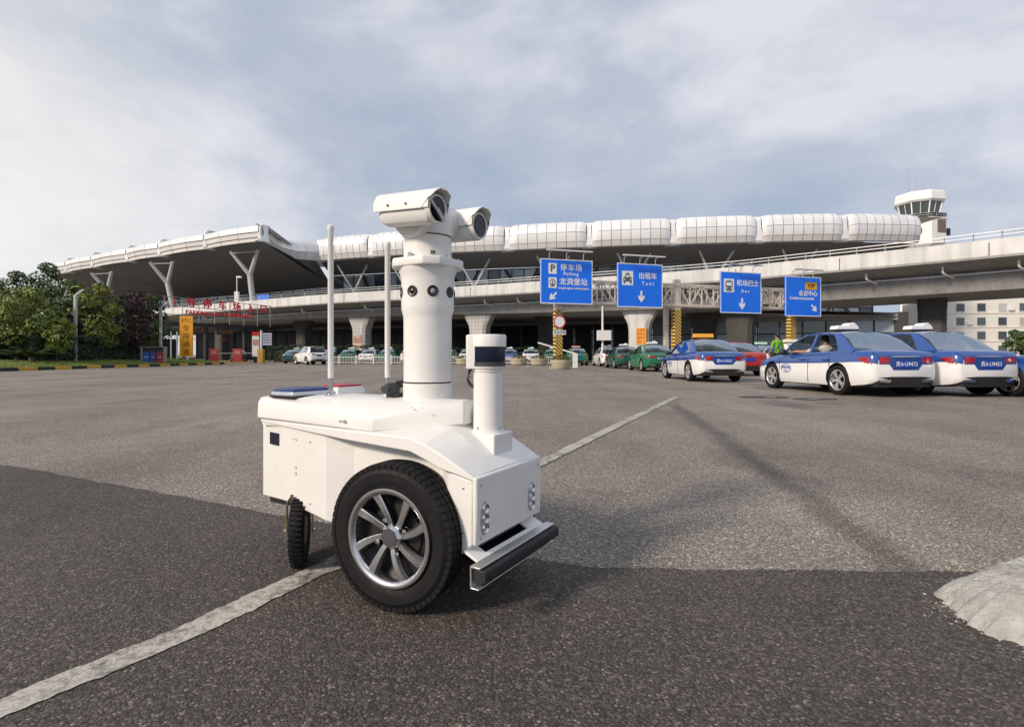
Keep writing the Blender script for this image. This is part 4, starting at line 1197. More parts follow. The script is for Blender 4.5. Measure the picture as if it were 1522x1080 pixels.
# ================================================================== TAXI GANTRY AND SIGNS
GA = Vector((2.6, 33.8)); GB = Vector((22.6, 39.5)); GDv = (GB - GA).normalized(); GN = Vector((GDv.y, -GDv.x))   # GN faces the camera
GR = math.atan2(GDv.y, GDv.x)
TRUSSP = mat('truss_cream', (0.62, 0.56, 0.48), 0.55, var=0.12, vscale=2)
gantry = thing('sign_gantry', 'cream steel truss gantry on yellow and black striped posts across the taxi lanes', 'gantry', (GA.x, GA.y, 0), GR)
def stripes_mat():
    m = bpy.data.materials.new('hazard_stripes'); m.use_nodes = True
    t = m.node_tree; b = t.nodes['Principled BSDF']
    co = N(t, 'ShaderNodeTexCoord'); sp = N(t, 'ShaderNodeSeparateXYZ'); L(t, co.outputs['Object'], sp.inputs[0])
    ad = N(t, 'ShaderNodeMath', operation='ADD'); L(t, sp.outputs[0], ad.inputs[0]); L(t, sp.outputs[2], ad.inputs[1])
    ml = N(t, 'ShaderNodeMath', operation='MULTIPLY'); L(t, ad.outputs[0], ml.inputs[0]); ml.inputs[1].default_value = 4.2
    fr = N(t, 'ShaderNodeMath', operation='FRACT'); L(t, ml.outputs[0], fr.inputs[0])
    gt = N(t, 'ShaderNodeMath', operation='GREATER_THAN'); L(t, fr.outputs[0], gt.inputs[0]); gt.inputs[1].default_value = 0.45
    mx = N(t, 'ShaderNodeMixRGB'); L(t, gt.outputs[0], mx.inputs[0])
    mx.inputs[1].default_value = (0.04, 0.036, 0.03, 1); mx.inputs[2].default_value = (0.72, 0.46, 0.09, 1)
    L(t, mx.outputs[0], b.inputs['Base Color']); b.inputs['Roughness'].default_value = 0.5
    return m
HAZ = stripes_mat()
GL = (GB - GA).length
for u in (0.45, 9.05, 18.6):
    po = MB().box((u - 0.22, 0.2, 0.0), (u + 0.22, 0.62, 6.0)).build('post', TRUSSP, gantry)
    MB().box((u - 0.235, 0.185, 0.5), (u + 0.235, 0.635, 3.95 if u > 5 else 3.75)).build('striped_sleeve', HAZ, po)
    MB().box((u - 0.45, 0.0, 0.0), (u + 0.45, 0.85, 0.12)).build('base_plate', CONCG, po)
# second, plain leg next to the middle post
MB().box((9.05 - 0.62, 0.75, 0), (9.05 - 0.36, 1.05, 4.2)).build('post', TRUSSP, gantry)
for y in (0.22, 0.98):
    for z in (4.25, 5.62):
        MB().bar((-0.4, y, z), (GL - 0.3, y, z), 0.16, 0.16).build('chord', TRUSSP, gantry)
nb = 22
for k in range(nb):
    x0 = -0.3 + (GL - 0.2) * k / nb; x1 = -0.3 + (GL - 0.2) * (k + 1) / nb
    for y in (0.22, 0.98):
        MB().bar((x0, y, 4.25), (x0, y, 5.62), 0.08).build('strut', TRUSSP, gantry)
        a, b_ = (4.25, 5.62) if k % 2 else (5.62, 4.25)
        MB().bar((x0, y, a), (x1, y, b_), 0.075).build('brace', TRUSSP, gantry)
    MB().bar((x0, 0.22, 4.25), (x0, 0.98, 4.25), 0.06).build('strut', TRUSSP, gantry)
    MB().bar((x0, 0.22, 5.62), (x0, 0.98, 5.62), 0.06).build('strut', TRUSSP, gantry)

SBLUE = mat('sign_blue', (0.003, 0.17, 0.92), 0.4, var=0.05, vscale=1)
SWHITE = mat('sign_white', (0.80, 0.82, 0.84), 0.45)
SDARK = mat('sign_dark', (0.03, 0.05, 0.12), 0.5)
SYEL = mat('sign_yellow', (0.72, 0.38, 0.03), 0.45)
SGREY = mat('sign_grey', (0.10, 0.12, 0.14), 0.5)
def sign(name, label, X, Y, cz, w, h):
    s = thing(name, label, 'road sign', (X + GN.x*0.25, Y + GN.y*0.25, cz), GR, 'blue signs on the gantry')
    pb = MB().box((-w/2, -0.02, -h/2), (w/2, 0.06, h/2)).build('panel', SBLUE, s)
    b_ = 0.055
    g = MB()
    i = 0.0
    g.box((-w/2, -0.028, h/2 - b_), (w/2, -0.0205, h/2)); g.box((-w/2, -0.028, -h/2), (w/2, -0.0205, -h/2 + b_))
    g.box((-w/2, -0.028, -h/2 + b_ + 0.001), (-w/2 + b_, -0.0205, h/2 - b_ - 0.001)); g.box((w/2 - b_, -0.028, -h/2 + b_ + 0.001), (w/2, -0.0205, h/2 - b_ - 0.001))
    g.build('border', SWHITE, s)
    for x in (-w*0.33, w*0.33):
        MB().bar((x, 0.12, -h/2 + 0.1), (x, 0.12, h/2 - 0.05), 0.1).build('bracket', STEEL, s)
    return s
def flat(s, pts, m, name='symbol', y=-0.026):
    g = MB(); g.prism(pts, y, y - 0.004, lambda u, v, d: (u, d, v)); return g.build(name, m, s)
def disc(s, c, r, m, y=-0.026, n=20, name='symbol'):
    return flat(s, [(c[0] + r*math.cos(2*math.pi*k/n), c[1] + r*math.sin(2*math.pi*k/n)) for k in range(n)], m, name, y)
def rect(x0, x1, z0, z1): return [(x0, z0), (x1, z0), (x1, z1), (x0, z1)]
def arrow(s, cx, cz, L_, ang):
    pts = [(-0.09, 0.5), (-0.09, -0.05), (-0.30, 0.14), (-0.30, -0.10), (0.0, -0.5), (0.30, -0.10), (0.30, 0.14), (0.09, -0.05), (0.09, 0.5)]
    ca, sa = math.cos(ang), math.sin(ang)
    return flat(s, [(cx + L_*(x*ca - z*sa), cz + L_*(x*sa + z*ca)) for x, z in pts], SWHITE, 'arrow')
def tx(s, body, x, z, size, m=SWHITE, sx=1.0, sp=1.0, bold=0.014):
    return text_obj('lettering', body, size, m, s, (x, -0.030, z), bold=bold, sx=sx, spacing=sp)
S1 = sign('direction_sign', 'blue parking and railway station sign with arrow to lower corner, widest of the four', 3.36, 33.99, 5.47, 3.5, 2.78)
flat(S1, rect(-1.22, -0.68, 0.46, 1.12), SWHITE, 'symbol_plate'); tx(S1, 'P', -0.95, 0.79, 0.62, SGREY, bold=0.03).location.y = -0.035
tx(S1, '停车场', 0.30, 0.86, 0.47, sx=1.0, sp=1.15); tx(S1, 'Parking', 0.28, 0.49, 0.30, sp=1.15)
flat(S1, rect(-1.22, -0.68, -0.42, 0.24), SWHITE, 'symbol_plate')
disc(S1, (-0.95, -0.06), 0.20, SGREY, -0.0305); disc(S1, (-0.95, -0.06), 0.135, SWHITE, -0.035)
flat(S1, rect(-0.985, -0.915, -0.26, 0.03), SGREY, y=-0.0395); flat(S1, rect(-1.09, -0.81, -0.31, -0.25), SGREY, y=-0.0395)
tx(S1, '龙洞堡站', 0.45, -0.02, 0.47, sp=1.05); tx(S1, 'Longdongbao railwaystation', 0.48, -0.40, 0.20, sx=0.92)
arrow(S1, -0.92, -0.92, 0.66, R(-45))
S2 = sign('direction_sign', 'blue taxi sign with taxi pictogram above a downward arrow', 8.3, 35.4, 5.41, 3.3, 2.85)
flat(S2, rect(-1.32, -0.52, 0.0, 0.92), SWHITE, 'symbol_plate')
flat(S2, [(-1.22, 0.22), (-0.62, 0.22), (-0.60, 0.46), (-0.70, 0.52), (-0.76, 0.70), (-1.08, 0.70), (-1.14, 0.52), (-1.24, 0.46)], SGREY, y=-0.0305)
flat(S2, rect(-1.02, -0.82, 0.70, 0.80), SGREY, y=-0.0305); flat(S2, rect(-1.05, -0.79, 0.53, 0.64), SWHITE, y=-0.035)
for x in (-1.15, -0.69): flat(S2, rect(x - 0.06, x + 0.06, 0.10, 0.23), SGREY, y=-0.0305); disc(S2, (x, 0.37), 0.045, SWHITE, -0.035, 10)
tx(S2, '出租车', 0.55, 0.62, 0.45); tx(S2, 'Taxi', 0.55, 0.14, 0.32, sp=1.7)
arrow(S2, 0.08, -0.72, 0.76, 0)
S3 = sign('direction_sign', 'blue airport bus sign with bus pictogram above a downward arrow', 15.8, 37.55, 5.2, 3.35, 2.85)
flat(S3, rect(-1.40, -0.58, 0.0, 0.92), SWHITE, 'symbol_plate')
flat(S3, [(-1.26, 0.14), (-0.72, 0.14), (-0.70, 0.70), (-0.80, 0.80), (-1.18, 0.80), (-1.28, 0.70)], SGREY, y=-0.0305)
flat(S3, rect(-1.20, -0.78, 0.44, 0.68), SWHITE, y=-0.035); flat(S3, rect(-1.2, -0.78, 0.06, 0.12), SGREY, y=-0.0305)
for x in (-1.17, -0.81): disc(S3, (x, 0.28), 0.05, SWHITE, -0.035, 10)
tx(S3, '机场巴士', 0.55, 0.64, 0.46); tx(S3, 'Bus', 0.35, 0.10, 0.30, sp=1.7)
arrow(S3, 0.08, -0.78, 0.80, 0)
S4 = sign('direction_sign', 'blue conference centre sign with yellow VIP panel and diagonal arrow', 20.9, 39.0, 5.09, 3.15, 2.85)
flat(S4, rect(0.15, 1.20, 0.50, 1.04), SYEL, 'symbol_plate'); tx(S4, 'VIP', 0.68, 0.77, 0.44, mat('vip_brown', (0.10, 0.03, 0.01), 0.5), sp=1.1, bold=0.02).location.y = -0.035
tx(S4, '会议中心', 0.42, 0.20, 0.42); tx(S4, 'Conferencecenter', -0.12, -0.14, 0.30, sx=0.98)
arrow(S4, 0.95, -0.82, 0.66, R(45))
# lamps over the boards
for s_, w in ((S1, 3.0), (S2, 3.0), (S3, 2.6), (S4, 2.4)):
    g = MB()
    lz = 1.42 + 0.42
    lb = MB().bar((-w/2, -0.55, lz), (w/2, -0.55, lz), 0.16, 0.07).build('sign_lamp', PAINTW if w > 2.8 else STEEL, s_)
    for x in (-w*0.38, 0, w*0.38): MB().tube([(x, 0.05, 1.3), (x, 0.0, lz - 0.06), (x, -0.5, lz)], 0.028, 8).build('lamp_arm', STEEL, lb)

# round sign with plate on the first post
rs = thing('no_entry_sign', 'round white sign with red rim above a small plate on the striped post', 'road sign', (2.95, 33.45, 0), GR)
Mx = Matrix.Translation((0, 0, 2.95)) @ Matrix.Rotation(R(90), 4, 'X')
MB().lathe([(0.40, -0.01), (0.40, 0.02), (0.0001, 0.02)], 36, Mx).build('disc', SWHITE, rs)
MB().lathe([(0.40, 0.021), (0.40, 0.026), (0.325, 0.026), (0.325, 0.021)], 36, Mx).build('red_rim', REDP, rs)
MB().box((-0.42, -0.02, 2.15), (0.42, 0.01, 2.42)).build('plate', SWHITE, rs); text_obj('lettering', '社会车辆', 0.19, SGREY, rs, (0, -0.026, 2.285), bold=0.005)
MB().cyl((0, 0.09, 2.0), (0, 0.09, 3.2), 0.04, n=8).build('pole', STEEL, rs)
# lamp globe by the first post
# boom barrier and kiosk
bb = thing('barrier_arm', 'white raised boom barrier slanting behind the striped post', 'barrier', (4.4, 37.5, 0))
MB().box((-0.16, -0.16, 0), (0.16, 0.16, 1.0)).build('cabinet', PAINTW, bb); MB().bar((-2.6, 0, 1.75), (0.1, 0, 0.95), 0.1).build('boom', PAINTW, bb)
kio = thing('lamp_mast', 'slim white lamp mast with a small white box near its foot beside the taxi lane', 'lamp post', (6.9, 41.0, 0))
MB().cyl((0, 0, 0), (0, 0, 4.6), 0.09, 0.07, n=12).build('pole', PAINTW, kio); MB().box((-0.4, -0.3, 2.0), (0.6, 0.3, 2.75)).build('box', PAINTW, kio)

# ================================================================== VEHICLES
CARGL = glass_mat('car_glass', (0.50, 0.56, 0.56), 0.45)
INT = mat('car_interior', (0.03, 0.03, 0.032), 0.8)
SEATM = mat('seat_grey', (0.16, 0.16, 0.165), 0.85)
CBLUE = mat('taxi_blue', (0.015, 0.068, 0.285), 0.22, coat=1.0, var=0.06, vscale=2)
CWHITE = mat('car_white', (0.80, 0.80, 0.79), 0.25, coat=0.9, var=0.05, vscale=2)
CGREEN = mat('taxi_green', (0.008, 0.155, 0.075), 0.3, coat=0.5, var=0.05, vscale=2)
CDGREEN = mat('taxi_dark_green', (0.010, 0.085, 0.055), 0.3, coat=0.5)
CRED = mat('car_red', (0.42, 0.02, 0.02), 0.3, coat=0.5)
TRIM = mat('car_trim', (0.022, 0.022, 0.024), 0.5)
TAIL = mat('tail_lamp', (0.36, 0.008, 0.010), 0.15, coat=0.5, var=0.3, vscale=14)
PLATEB = mat('plate_blue', (0.01, 0.06, 0.42), 0.4)
WELL = mat('wheel_well', (0.01, 0.01, 0.01), 0.9)
ALC = mat('car_alloy', (0.70, 0.70, 0.71), 0.32, 0.7)
HEADL = mat('head_lamp', (0.55, 0.58, 0.6), 0.1, 0.3)
SHAD = MATS
class CarShape: pass
def car_meshes(kind):
    """sedan or suv: dict of shared part meshes"""
    K = CarShape()
    suv = kind == 'suv'
    if suv:
        stn = [(2.28,.60,.36,.72),(2.2,.74,.27,.82),(2.0,.85,.24,.93),(1.65,.90,.22,.99),(1.25,.92,.22,1.03),(.9,.925,.22,1.07),(.35,.925,.22,1.08),(-.25,.925,.22,1.09),(-.85,.925,.22,1.10),(-1.35,.92,.22,1.11),(-1.8,.90,.26,1.11),(-2.1,.86,.30,1.08),(-2.25,.80,.36,1.02),(-2.31,.70,.42,.92)]
        K.ax = (1.36, -1.34); K.wr = 0.36
        zr = 1.68; A = (.92,.80,1.06); At = (.05,.63,1.60); C = (-2.06,.77,1.08); Ct = (-1.72,.62,1.56)
    else:
        stn = [(2.33,.60,.32,.58),(2.26,.74,.22,.67),(2.05,.84,.19,.76),(1.7,.89,.18,.83),(1.3,.905,.18,.88),(.95,.91,.18,.915),(.4,.91,.18,.925),(-.2,.91,.18,.94),(-.8,.91,.18,.955),(-1.3,.905,.18,.98),(-1.75,.885,.2,.995),(-2.1,.845,.24,.985),(-2.25,.795,.27,.955),(-2.315,.745,.31,.91),(-2.345,.68,.36,.86)]
        K.ax = (1.38, -1.33); K.wr = 0.335
        zr = 1.475; A = (.98,.78,.915); At = (.15,.60,1.39); C = (-1.76,.745,.99); Ct = (-1.08,.585,1.375)
    prof = [(0,0),(.80,0),(.93,.04),(.985,.18),(1.0,.40),(.992,.55),(.985,.68),(.965,.86),(.925,.95),(.84,1.0),(.45,1.02),(0,1.025)]
    rings = []
    for x, w, zb, zt in stn:
        half = [(w*a, zb + (zt - zb)*b_) for a, b_ in prof]
        ring = [(x, y, z) for y, z in half] + [(x, -y, z) for y, z in half[-2:0:-1]]
        rings.append(ring)
    n = len(rings[0])
    def mi(i, k):
        kk = k if k < 11 else (n - 1 - k)
        xm = (stn[i][0] + stn[i+1][0]) / 2
        if kk <= 1: return 2
        if kk <= 5: return 1
        if kk >= 9 and C[0] < xm < A[0]: return 3
        return 0
    g = MB(); g.loft(rings, True, True, mi)
    me = g.mesh('body', [CBLUE, CWHITE, TRIM, INT, WELL])
    ob = bpy.data.objects.new('tmp_body', me); COL.objects.link(ob)
    for pg in me.polygons:
        if len(pg.vertices) > 6: pg.material_index = 1
    cutters = []
    for ax in K.ax:
        gc = MB(); gc.cyl((ax, -1.2, K.wr), (ax, 1.2, K.wr), K.wr + 0.055, n=36)
        co_ = bpy.data.objects.new('tmp_cut', gc.mesh('tmp_cut', WELL)); COL.objects.link(co_); cutters.append(co_)
        md = ob.modifiers.new('b', 'BOOLEAN'); md.operation = 'DIFFERENCE'; md.object = co_; md.solver = 'EXACT'
        md.material_mode = 'TRANSFER'
    sub = None
    dg = bpy.context.evaluated_depsgraph_get(); dg.update()
    body = bpy.data.meshes.new_from_object(ob.evaluated_get(dg))
    body.name = 'body'
    for c_ in cutters + [ob]: bpy.data.objects.remove(c_)
    body.shade_smooth(); body.set_sharp_from_angle(angle=R(42))
    K.body = body
    # inner well liner so one cannot look through the car
    g = MB(); g.box((-2.0, -0.55, 0.25), (1.9, 0.55, 0.82 if not suv else 0.95)); K.liner = g.mesh('underbody', WELL)
    zb0 = A[2]
    def S(x, h):
        # side-glass surface: h 0 at the belt line, 1 at the roof rail
        zbelt = zb0 + (C[2] - zb0) * (A[0] - x) / (A[0] - C[0])
        u = max(0.0, min(1.0, (At[0] - x) / (At[0] - Ct[0])))
        zt = At[2] + (Ct[2] - At[2]) * u + (zr - 0.035 - max(At[2], Ct[2])) * 4 * u * (1 - u) * 0.55
        yb = A[1] + 0.055 - 0.03*abs((x + .35)/1.3); yt = At[1] + 0.02 * 4 * u * (1 - u)
        return Vector((x, yb + (yt - yb) * h, zbelt + (zt - zbelt) * h))
    A, At, C, Ct = Vector(A), Vector(At), Vector(C), Vector(Ct)
    # roof
    g = MB(); rows = []
    for i in range(9):
        u = i / 8
        x = At.x + (Ct.x - At.x) * u
        ze = S(x, 1.0).z; ye = S(x, 1.0).y
        rows.append([(x + 0.10*(1 - abs(v))*(1 if u < .5 else -1)*abs(1-2*u), ye * v, ze + (zr - (zr-0.035)) * 0 + (0.055) * (1 - v*v)) for v in (-1, -.9, -.6, -.3, 0, .3, .6, .9, 1)])
    top = rows
    g.loft([[(x, y, z) for x, y, z in r] + [(x, y*0.97, z - 0.03) for x, y, z in r[::-1]] for r in rows])
    K.roof = g.mesh('roof', CBLUE, smooth=40)
    # pillars
    def strip(pts_out, th=0.03):
        g.prism([(0, 0)], 0, 0, lambda *a: (0, 0, 0)) if False else None
    g = MB()
    for s in (1, -1):
        f = lambda p: (p[0], p[1]*s, p[2])
        # A pillar
        Am = (A + At)/2 + Vector((0.05, 0.03, 0.045))
        g.loft([[f(A + Vector((d0, dy, 0))) for d0, dy in ((0.02, 0.05), (-0.09, 0.062), (-0.09, 0.02), (0.02, 0.01))], [f(Am + Vector((d0, dy, 0))) for d0, dy in ((0.02, 0.03), (-0.07, 0.04), (-0.07, -0.005), (0.02, -0.02))], [f(At + Vector((d0, dy, 0.0))) for d0, dy in ((0.03, 0.022), (-0.05, 0.028), (-0.05, -0.02), (0.03, -0.03))]])
        # roof rail
        rr = []
        for i in range(7):
            x = At.x + (Ct.x - At.x) * i / 6; p = S(x, 1.0)
            rr.append([f(p + Vector((0, 0.018, -0.035))), f(p + Vector((0, 0.016, 0.012))), f(p + Vector((0, -0.03, 0.02))), f(p + Vector((0, -0.03, -0.035)))])
        g.loft(rr)
        xb = -0.22 if not suv else -0.3
        for (x0, x1, m_) in ((xb, xb - 0.09, 0),):
            g.loft([[f(S(x0, h) + Vector((0, .012, 0))), f(S(x1, h) + Vector((0, .012, 0))), f(S(x1, h) + Vector((0, -.03, 0))), f(S(x0, h) + Vector((0, -.03, 0)))] for h in (0, 1)])
        # C pillar
        if suv: q = [S(-1.50, 0), S(-1.42, 1.0), Ct, C]
        else: q = [S(-1.30, 0.0), S(-1.02, 0.72), S(-0.86, 1.0), Ct, C]
        o_ = [f(Vector(p) + Vector((0, 0.022, 0))) for p in q]; i_ = [f(Vector(p) + Vector((0, -0.03, 0))) for p in q]
        k_ = len(q)
        g.add(o_ + i_, [tuple(range(k_)), tuple(range(k_, 2*k_))[::-1]] + [(a, (a+1) % k_, k_ + (a+1) % k_, k_ + a) for a in range(k_)])
        # belt line sill
        rr = []
        for i in range(6):
            x = A.x + (C.x - A.x) * i / 5; p = S(x, 0)
            rr.append([f(p + Vector((0, .03, -.05))), f(p + Vector((0, .02, .008))), f(p + Vector((0, -.03, .008))), f(p + Vector((0, -.03, -.05)))])
        g.loft(rr)
    K.pillars = g.mesh('pillars', CBLUE, smooth=35)
    # glass
    def pane(pts): 
        g = MB(); g.poly([tuple(p) for p in pts]); return g.mesh('window', CARGL, fix=False)
    xb0 = xb - 0.09
    xr = -1.50 if suv else -1.30
    K.windows = []
    for s in (1, -1):
        F = lambda p: (p[0], p[1]*s, p[2])
        K.windows.append(('window', pane([F(S(A.x - 0.06, 0.0)), F((A + At)/2 + Vector((-0.02, 0.035, 0.03))), F(S(At.x - 0.02, 0.98)), F(S(xb, 1)), F(S(xb, 0))])))
        if suv: K.windows.append(('window', pane([F(S(xb0, 0)), F(S(xb0, 1)), F(S(-1.42, 1.0)), F(S(xr, 0))])))
        else: K.windows.append(('window', pane([F(S(xb0, 0)), F(S(xb0, 1)), F(S(-0.86, 1.0)), F(S(-1.02, .72)), F(S(xr, 0))])))
    g = MB(); g.loft([[(A.x + 0.12*(1 - v*v), A.y*v, A.z) for v in (-1, -.5, 0, .5, 1)], [((A.x+At.x)/2 + 0.04 + 0.11*(1 - v*v), ((A.y+At.y)/2 + 0.01)*v, (A.z+At.z)/2 + 0.04 + 0.03*(1 - v*v)) for v in (-1, -.5, 0, .5, 1)], [(At.x + 0.09*(1 - v*v), At.y*v, At.z + 0.05*(1 - v*v)) for v in (-1, -.5, 0, .5, 1)]], False, False); K.windows.append(('windscreen', g.mesh('windscreen', CARGL, smooth=60, fix=False)))
    g = MB(); g.loft([[(C.x - 0.06*(1 - v*v), C.y*v, C.z + 0.015) for v in (-1, -.5, 0, .5, 1)], [((C.x + Ct.x)/2 - 0.10*(1 - v*v) - 0.03, (C.y + Ct.y)/2*v, (C.z + Ct.z)/2 + 0.05) for v in (-1, -.5, 0, .5, 1)], [(Ct.x - 0.09*(1 - v*v), Ct.y*v, Ct.z + 0.05*(1 - v*v)) for v in (-1, -.5, 0, .5, 1)]], False, False); K.windows.append(('rear_window', g.mesh('rear_window', CARGL, smooth=60, fix=False)))
    # cabin
    K.cabin = []
    for y in (-.38, .38):
        for x in (-0.05, -0.95):
            g = MB()
            g.loft([[(x + 0.10, y - .24, A.z - .1), (x - .06, y - .24, A.z - .1), (x - .06, y + .24, A.z - .1), (x + .10, y + .24, A.z - .1)], [(x - 0.04, y - .21, A.z + .17), (x - .16, y - .21, A.z + .17), (x - .16, y + .21, A.z + .17), (x - .04, y + .21, A.z + .17)]])
            K.cabin.append(('seat', g.mesh('seat', SEATM, smooth=40)))
            K.cabin.append(('headrest', MB().box((x - .17, y - .12, A.z + .17), (x - .08, y + .12, A.z + .33)).mesh('headrest', SEATM)))
    K.cabin.append(('dashboard', MB().box((A.x - 0.38, -.72, A.z - .08), (A.x - 0.06, .72, A.z + .05)).mesh('dashboard', INT)))
    # details
    xt = stn[-1][0]; xt2 = stn[-2][0]
    g = MB()
    for s in (1, -1):
        z0, z1 = (.70, .86) if not suv else (.86, 1.02)
        pl = [(xt - .016, .40, z0 + .04), (xt - .014, .62, z0 + .01), (xt + .06, .765, z0), (xt + .20, .845, z0 + .04), (xt + .36, .872, z0 + .10)]
        ph = [(xt - .016, .40, z1 - .02), (xt - .012, .62, z1), (xt + .085, .745, z1), (xt + .21, .825, z1 - .005), (xt + .36, .866, z1 - .03)]
        g.loft([[(a[0] + 0.03, a[1]*s*0.96, a[2]), (a[0], a[1]*s, a[2]), (b_[0], b_[1]*s, b_[2]), (b_[0] + 0.03, b_[1]*s*0.96, b_[2])] for a, b_ in zip(pl, ph)])
    K.tails = []
    half = len(g.f) // 2
    for s in (0, 1):
        g2 = MB(); nv = len(g.v)//2
        g2.v = g.v[s*nv:(s+1)*nv]; g2.f = [tuple(i - s*nv for i in f_) for f_ in g.f[s*half:(s+1)*half]]; g2.m = [0]*half
        K.tails.append(g2.mesh('tail_light', TAIL, smooth=40))
    zp0, zp1 = (.60, .84) if not suv else (.74, .96)
    g = MB(); xa, xi = xt - .007, xt + .04
    g.loft([[(x, -.30, zp0 - .02), (x, .30, zp0 - .02), (x, .40, zp0 + .10), (x, -.40, zp0 + .10)] for x in (xa, xi)])
    g.loft([[(x, -.64, zp0 + .101), (x, .64, zp0 + .101), (x, .655, zp1 + .02), (x, -.655, zp1 + .02)] for x in (xa, xi)])
    g.loft([[(xa, -.655, zp1 + .021), (xa, .655, zp1 + .021), (xt + .10, .74, zp1 + .115), (xt + .10, -.74, zp1 + .115)], [(xi, -.65, zp1 + .021), (xi, .65, zp1 + .021), (xt + .14, .70, zp1 + .105), (xt + .14, -.70, zp1 + .105)]])
    K.trunk = g.mesh('trunk_panel', CBLUE, smooth=30)
    K.plate_z = zp0 + 0.10; K.xt = xt
    g = MB(); g.box((xt - .024, -.22, zp0 + .03), (xt - .012, .22, zp0 + .17)); K.plate = g.mesh('number_plate', PLATEB)
    g = MB(); zb_ = .30 if not suv else .38
    g.loft([[(xt + .0, -.66, zb_ + .12), (xt - .02, -.35, zb_ + .14), (xt - .02, .35, zb_ + .14), (xt + .0, .66, zb_ + .12), (xt + .12, .72, zb_ + .10)] + [(xt + .12, -.72, zb_ + .10)], [(xt + .05, -.62, zb_ - .08), (xt + .03, -.35, zb_ - .08), (xt + .03, .35, zb_ - .08), (xt + .05, .62, zb_ - .08), (xt + .16, .70, zb_ - .06), (xt + .16, -.70, zb_ - .06)]]); K.rbump = g.mesh('rear_diffuser', TRIM, smooth=30)
    K.exh = []
    for s in (1, -1):
        g = MB()
        g.loft([[(xt - .025, s*.36, zb_ + .075), (xt - .01, s*.60, zb_ + .085), (xt - .005, s*.64, zb_ + .03), (xt - .022, s*.40, zb_ + .015)], [(xt + .06, s*.36, zb_ + .075), (xt + .06, s*.60, zb_ + .085), (xt + .06, s*.64, zb_ + .03), (xt + .06, s*.40, zb_ + .015)]])
        K.exh.append(g.mesh('exhaust_trim', CHROME))
    g = MB(); g.bar((xt - .022, -.36, zp1 + .012), (xt - .022, .36, zp1 + .012), .02, .022); K.chrome = g.mesh('trunk_trim', CHROME)
    g = MB()
    for s in (1,):
        g.sphere((A.x - 0.30, .99, A.z + .06), 0.11, 14, 8, sc=(.75, .95, .72)); g.bar((A.x - .30, .86, A.z + .02), (A.x - .30, .98, A.z + .04), .06, .04)
    K.mirror = g.mesh('mirror', TRIM, smooth=50)
    g = MB(); g.bar((0, 0, 0), (.20, 0, 0), .035, .03); K.handle = g.mesh('door_handle', CBLUE, smooth=40)
    g = MB(); fx = stn[1][0]
    g.loft([[(fx - .02, .44, .60), (fx - .05, .72, .62), (fx - .26, .825, .66)], [(fx - .05, .44, .69), (fx - .09, .72, .73), (fx - .30, .80, .77)]], False, False); K.headl = g.mesh('headlight', HEADL)
    # wheel
    r = K.wr; W = 0.21; M = Matrix.Rotation(R(90), 4, 'X')
    g = MB(); h = W/2
    g.lathe([(r*.66, -h*.8), (r*.74, -h), (r*.9, -h), (r*.985, -h*.8), (r, -h*.5), (r, h*.5), (r*.985, h*.8), (r*.9, h), (r*.74, h), (r*.66, h*.8)], 40, M); K.tyre = g.mesh('wheel', TYRE, smooth=40)
    g = MB(); g.lathe([(r*.66, -h*.7), (r*.70, h*.86), (r*.66, h*.90), (r*.62, h*.78), (r*.60, -h*.2)], 36, M); g.lathe([(r*.62, -h*.1), (.001, -h*.1)], 24, M, 1)
    for k in range(5):
        for o_ in (-.17, .17):
            a = 2*math.pi*k/5; b_ = a + o_
            p0 = Vector((.045*math.cos(a), -h*.62, .045*math.sin(a))); p1 = Vector((r*.64*math.cos(b_), -h*.76, r*.64*math.sin(b_)))
            g.bar(p0, p1, .034, .03, up=(0, 1, 0))
    g.cyl((0, -h*.45, 0), (0, -h*.70, 0), .06, .05, n=16)
    K.rim = g.mesh('rim', [ALC, WELL], smooth=35)
    # seams round the doors
    K.A = A; K.suv = suv; K.zr = zr; K.sx, K.sy = (0.90, 0.955)
    Sc = Matrix.Diagonal((K.sx, K.sy, 1, 1))
    for me in [K.body, K.liner, K.roof, K.pillars, K.trunk, K.plate, K.rbump, K.chrome, K.mirror, K.headl] + K.exh + K.tails + [w_ for _, w_ in K.windows + K.cabin]:
        me.transform(Sc)
    K.xt *= K.sx
    return K
SED = car_meshes('sedan')
SUV = car_meshes('suv')
def recolour(me, mapping):
    key = (me.name,) + tuple(sorted((a.name, b_.name) for a, b_ in mapping.items()))
    if key in SHAD: return SHAD[key]
    m2 = me.copy()
    for i, m_ in enumerate(m2.materials):
        if m_ in mapping: m2.materials[i] = mapping[m_]
    SHAD[key] = m2
    return m2
ROOFSIGNS = {}
def roof_sign_mesh(kind):
    if kind in ROOFSIGNS: return ROOFSIGNS[kind]
    g = MB()
    if kind == 'fin':
        prof = [(-.30, 0), (.30, 0), (.27, .09), (.0, .10), (-.06, .155), (-.16, .165), (-.26, .09)]
        g.prism(prof, -.13, .13, lambda u, v, d: (d, u, v))
    else:
        g.loft([[(-.10, -.36, 0), (.10, -.36, 0), (.10, .36, 0), (-.10, .36, 0)], [(-.07, -.35, .14), (.07, -.35, .14), (.07, .35, .14), (-.07, .35, .14)]])
    ROOFSIGNS[kind] = g
    return g
SIGNW = mat('roof_sign_white', (0.78, 0.80, 0.80), 0.35)
SIGNO = mat('roof_sign_orange', (0.78, 0.36, 0.03), 0.35)
SIGNC = mat('roof_sign_cream', (0.72, 0.68, 0.52), 0.35)
SIGNG = mat('roof_sign_mint', (0.45, 0.66, 0.58), 0.35)
PRT = mat('emblem_blue', (0.10, 0.16, 0.42), 0.5)
PW = mat('plate_white', (0.7, 0.72, 0.75), 0.5)
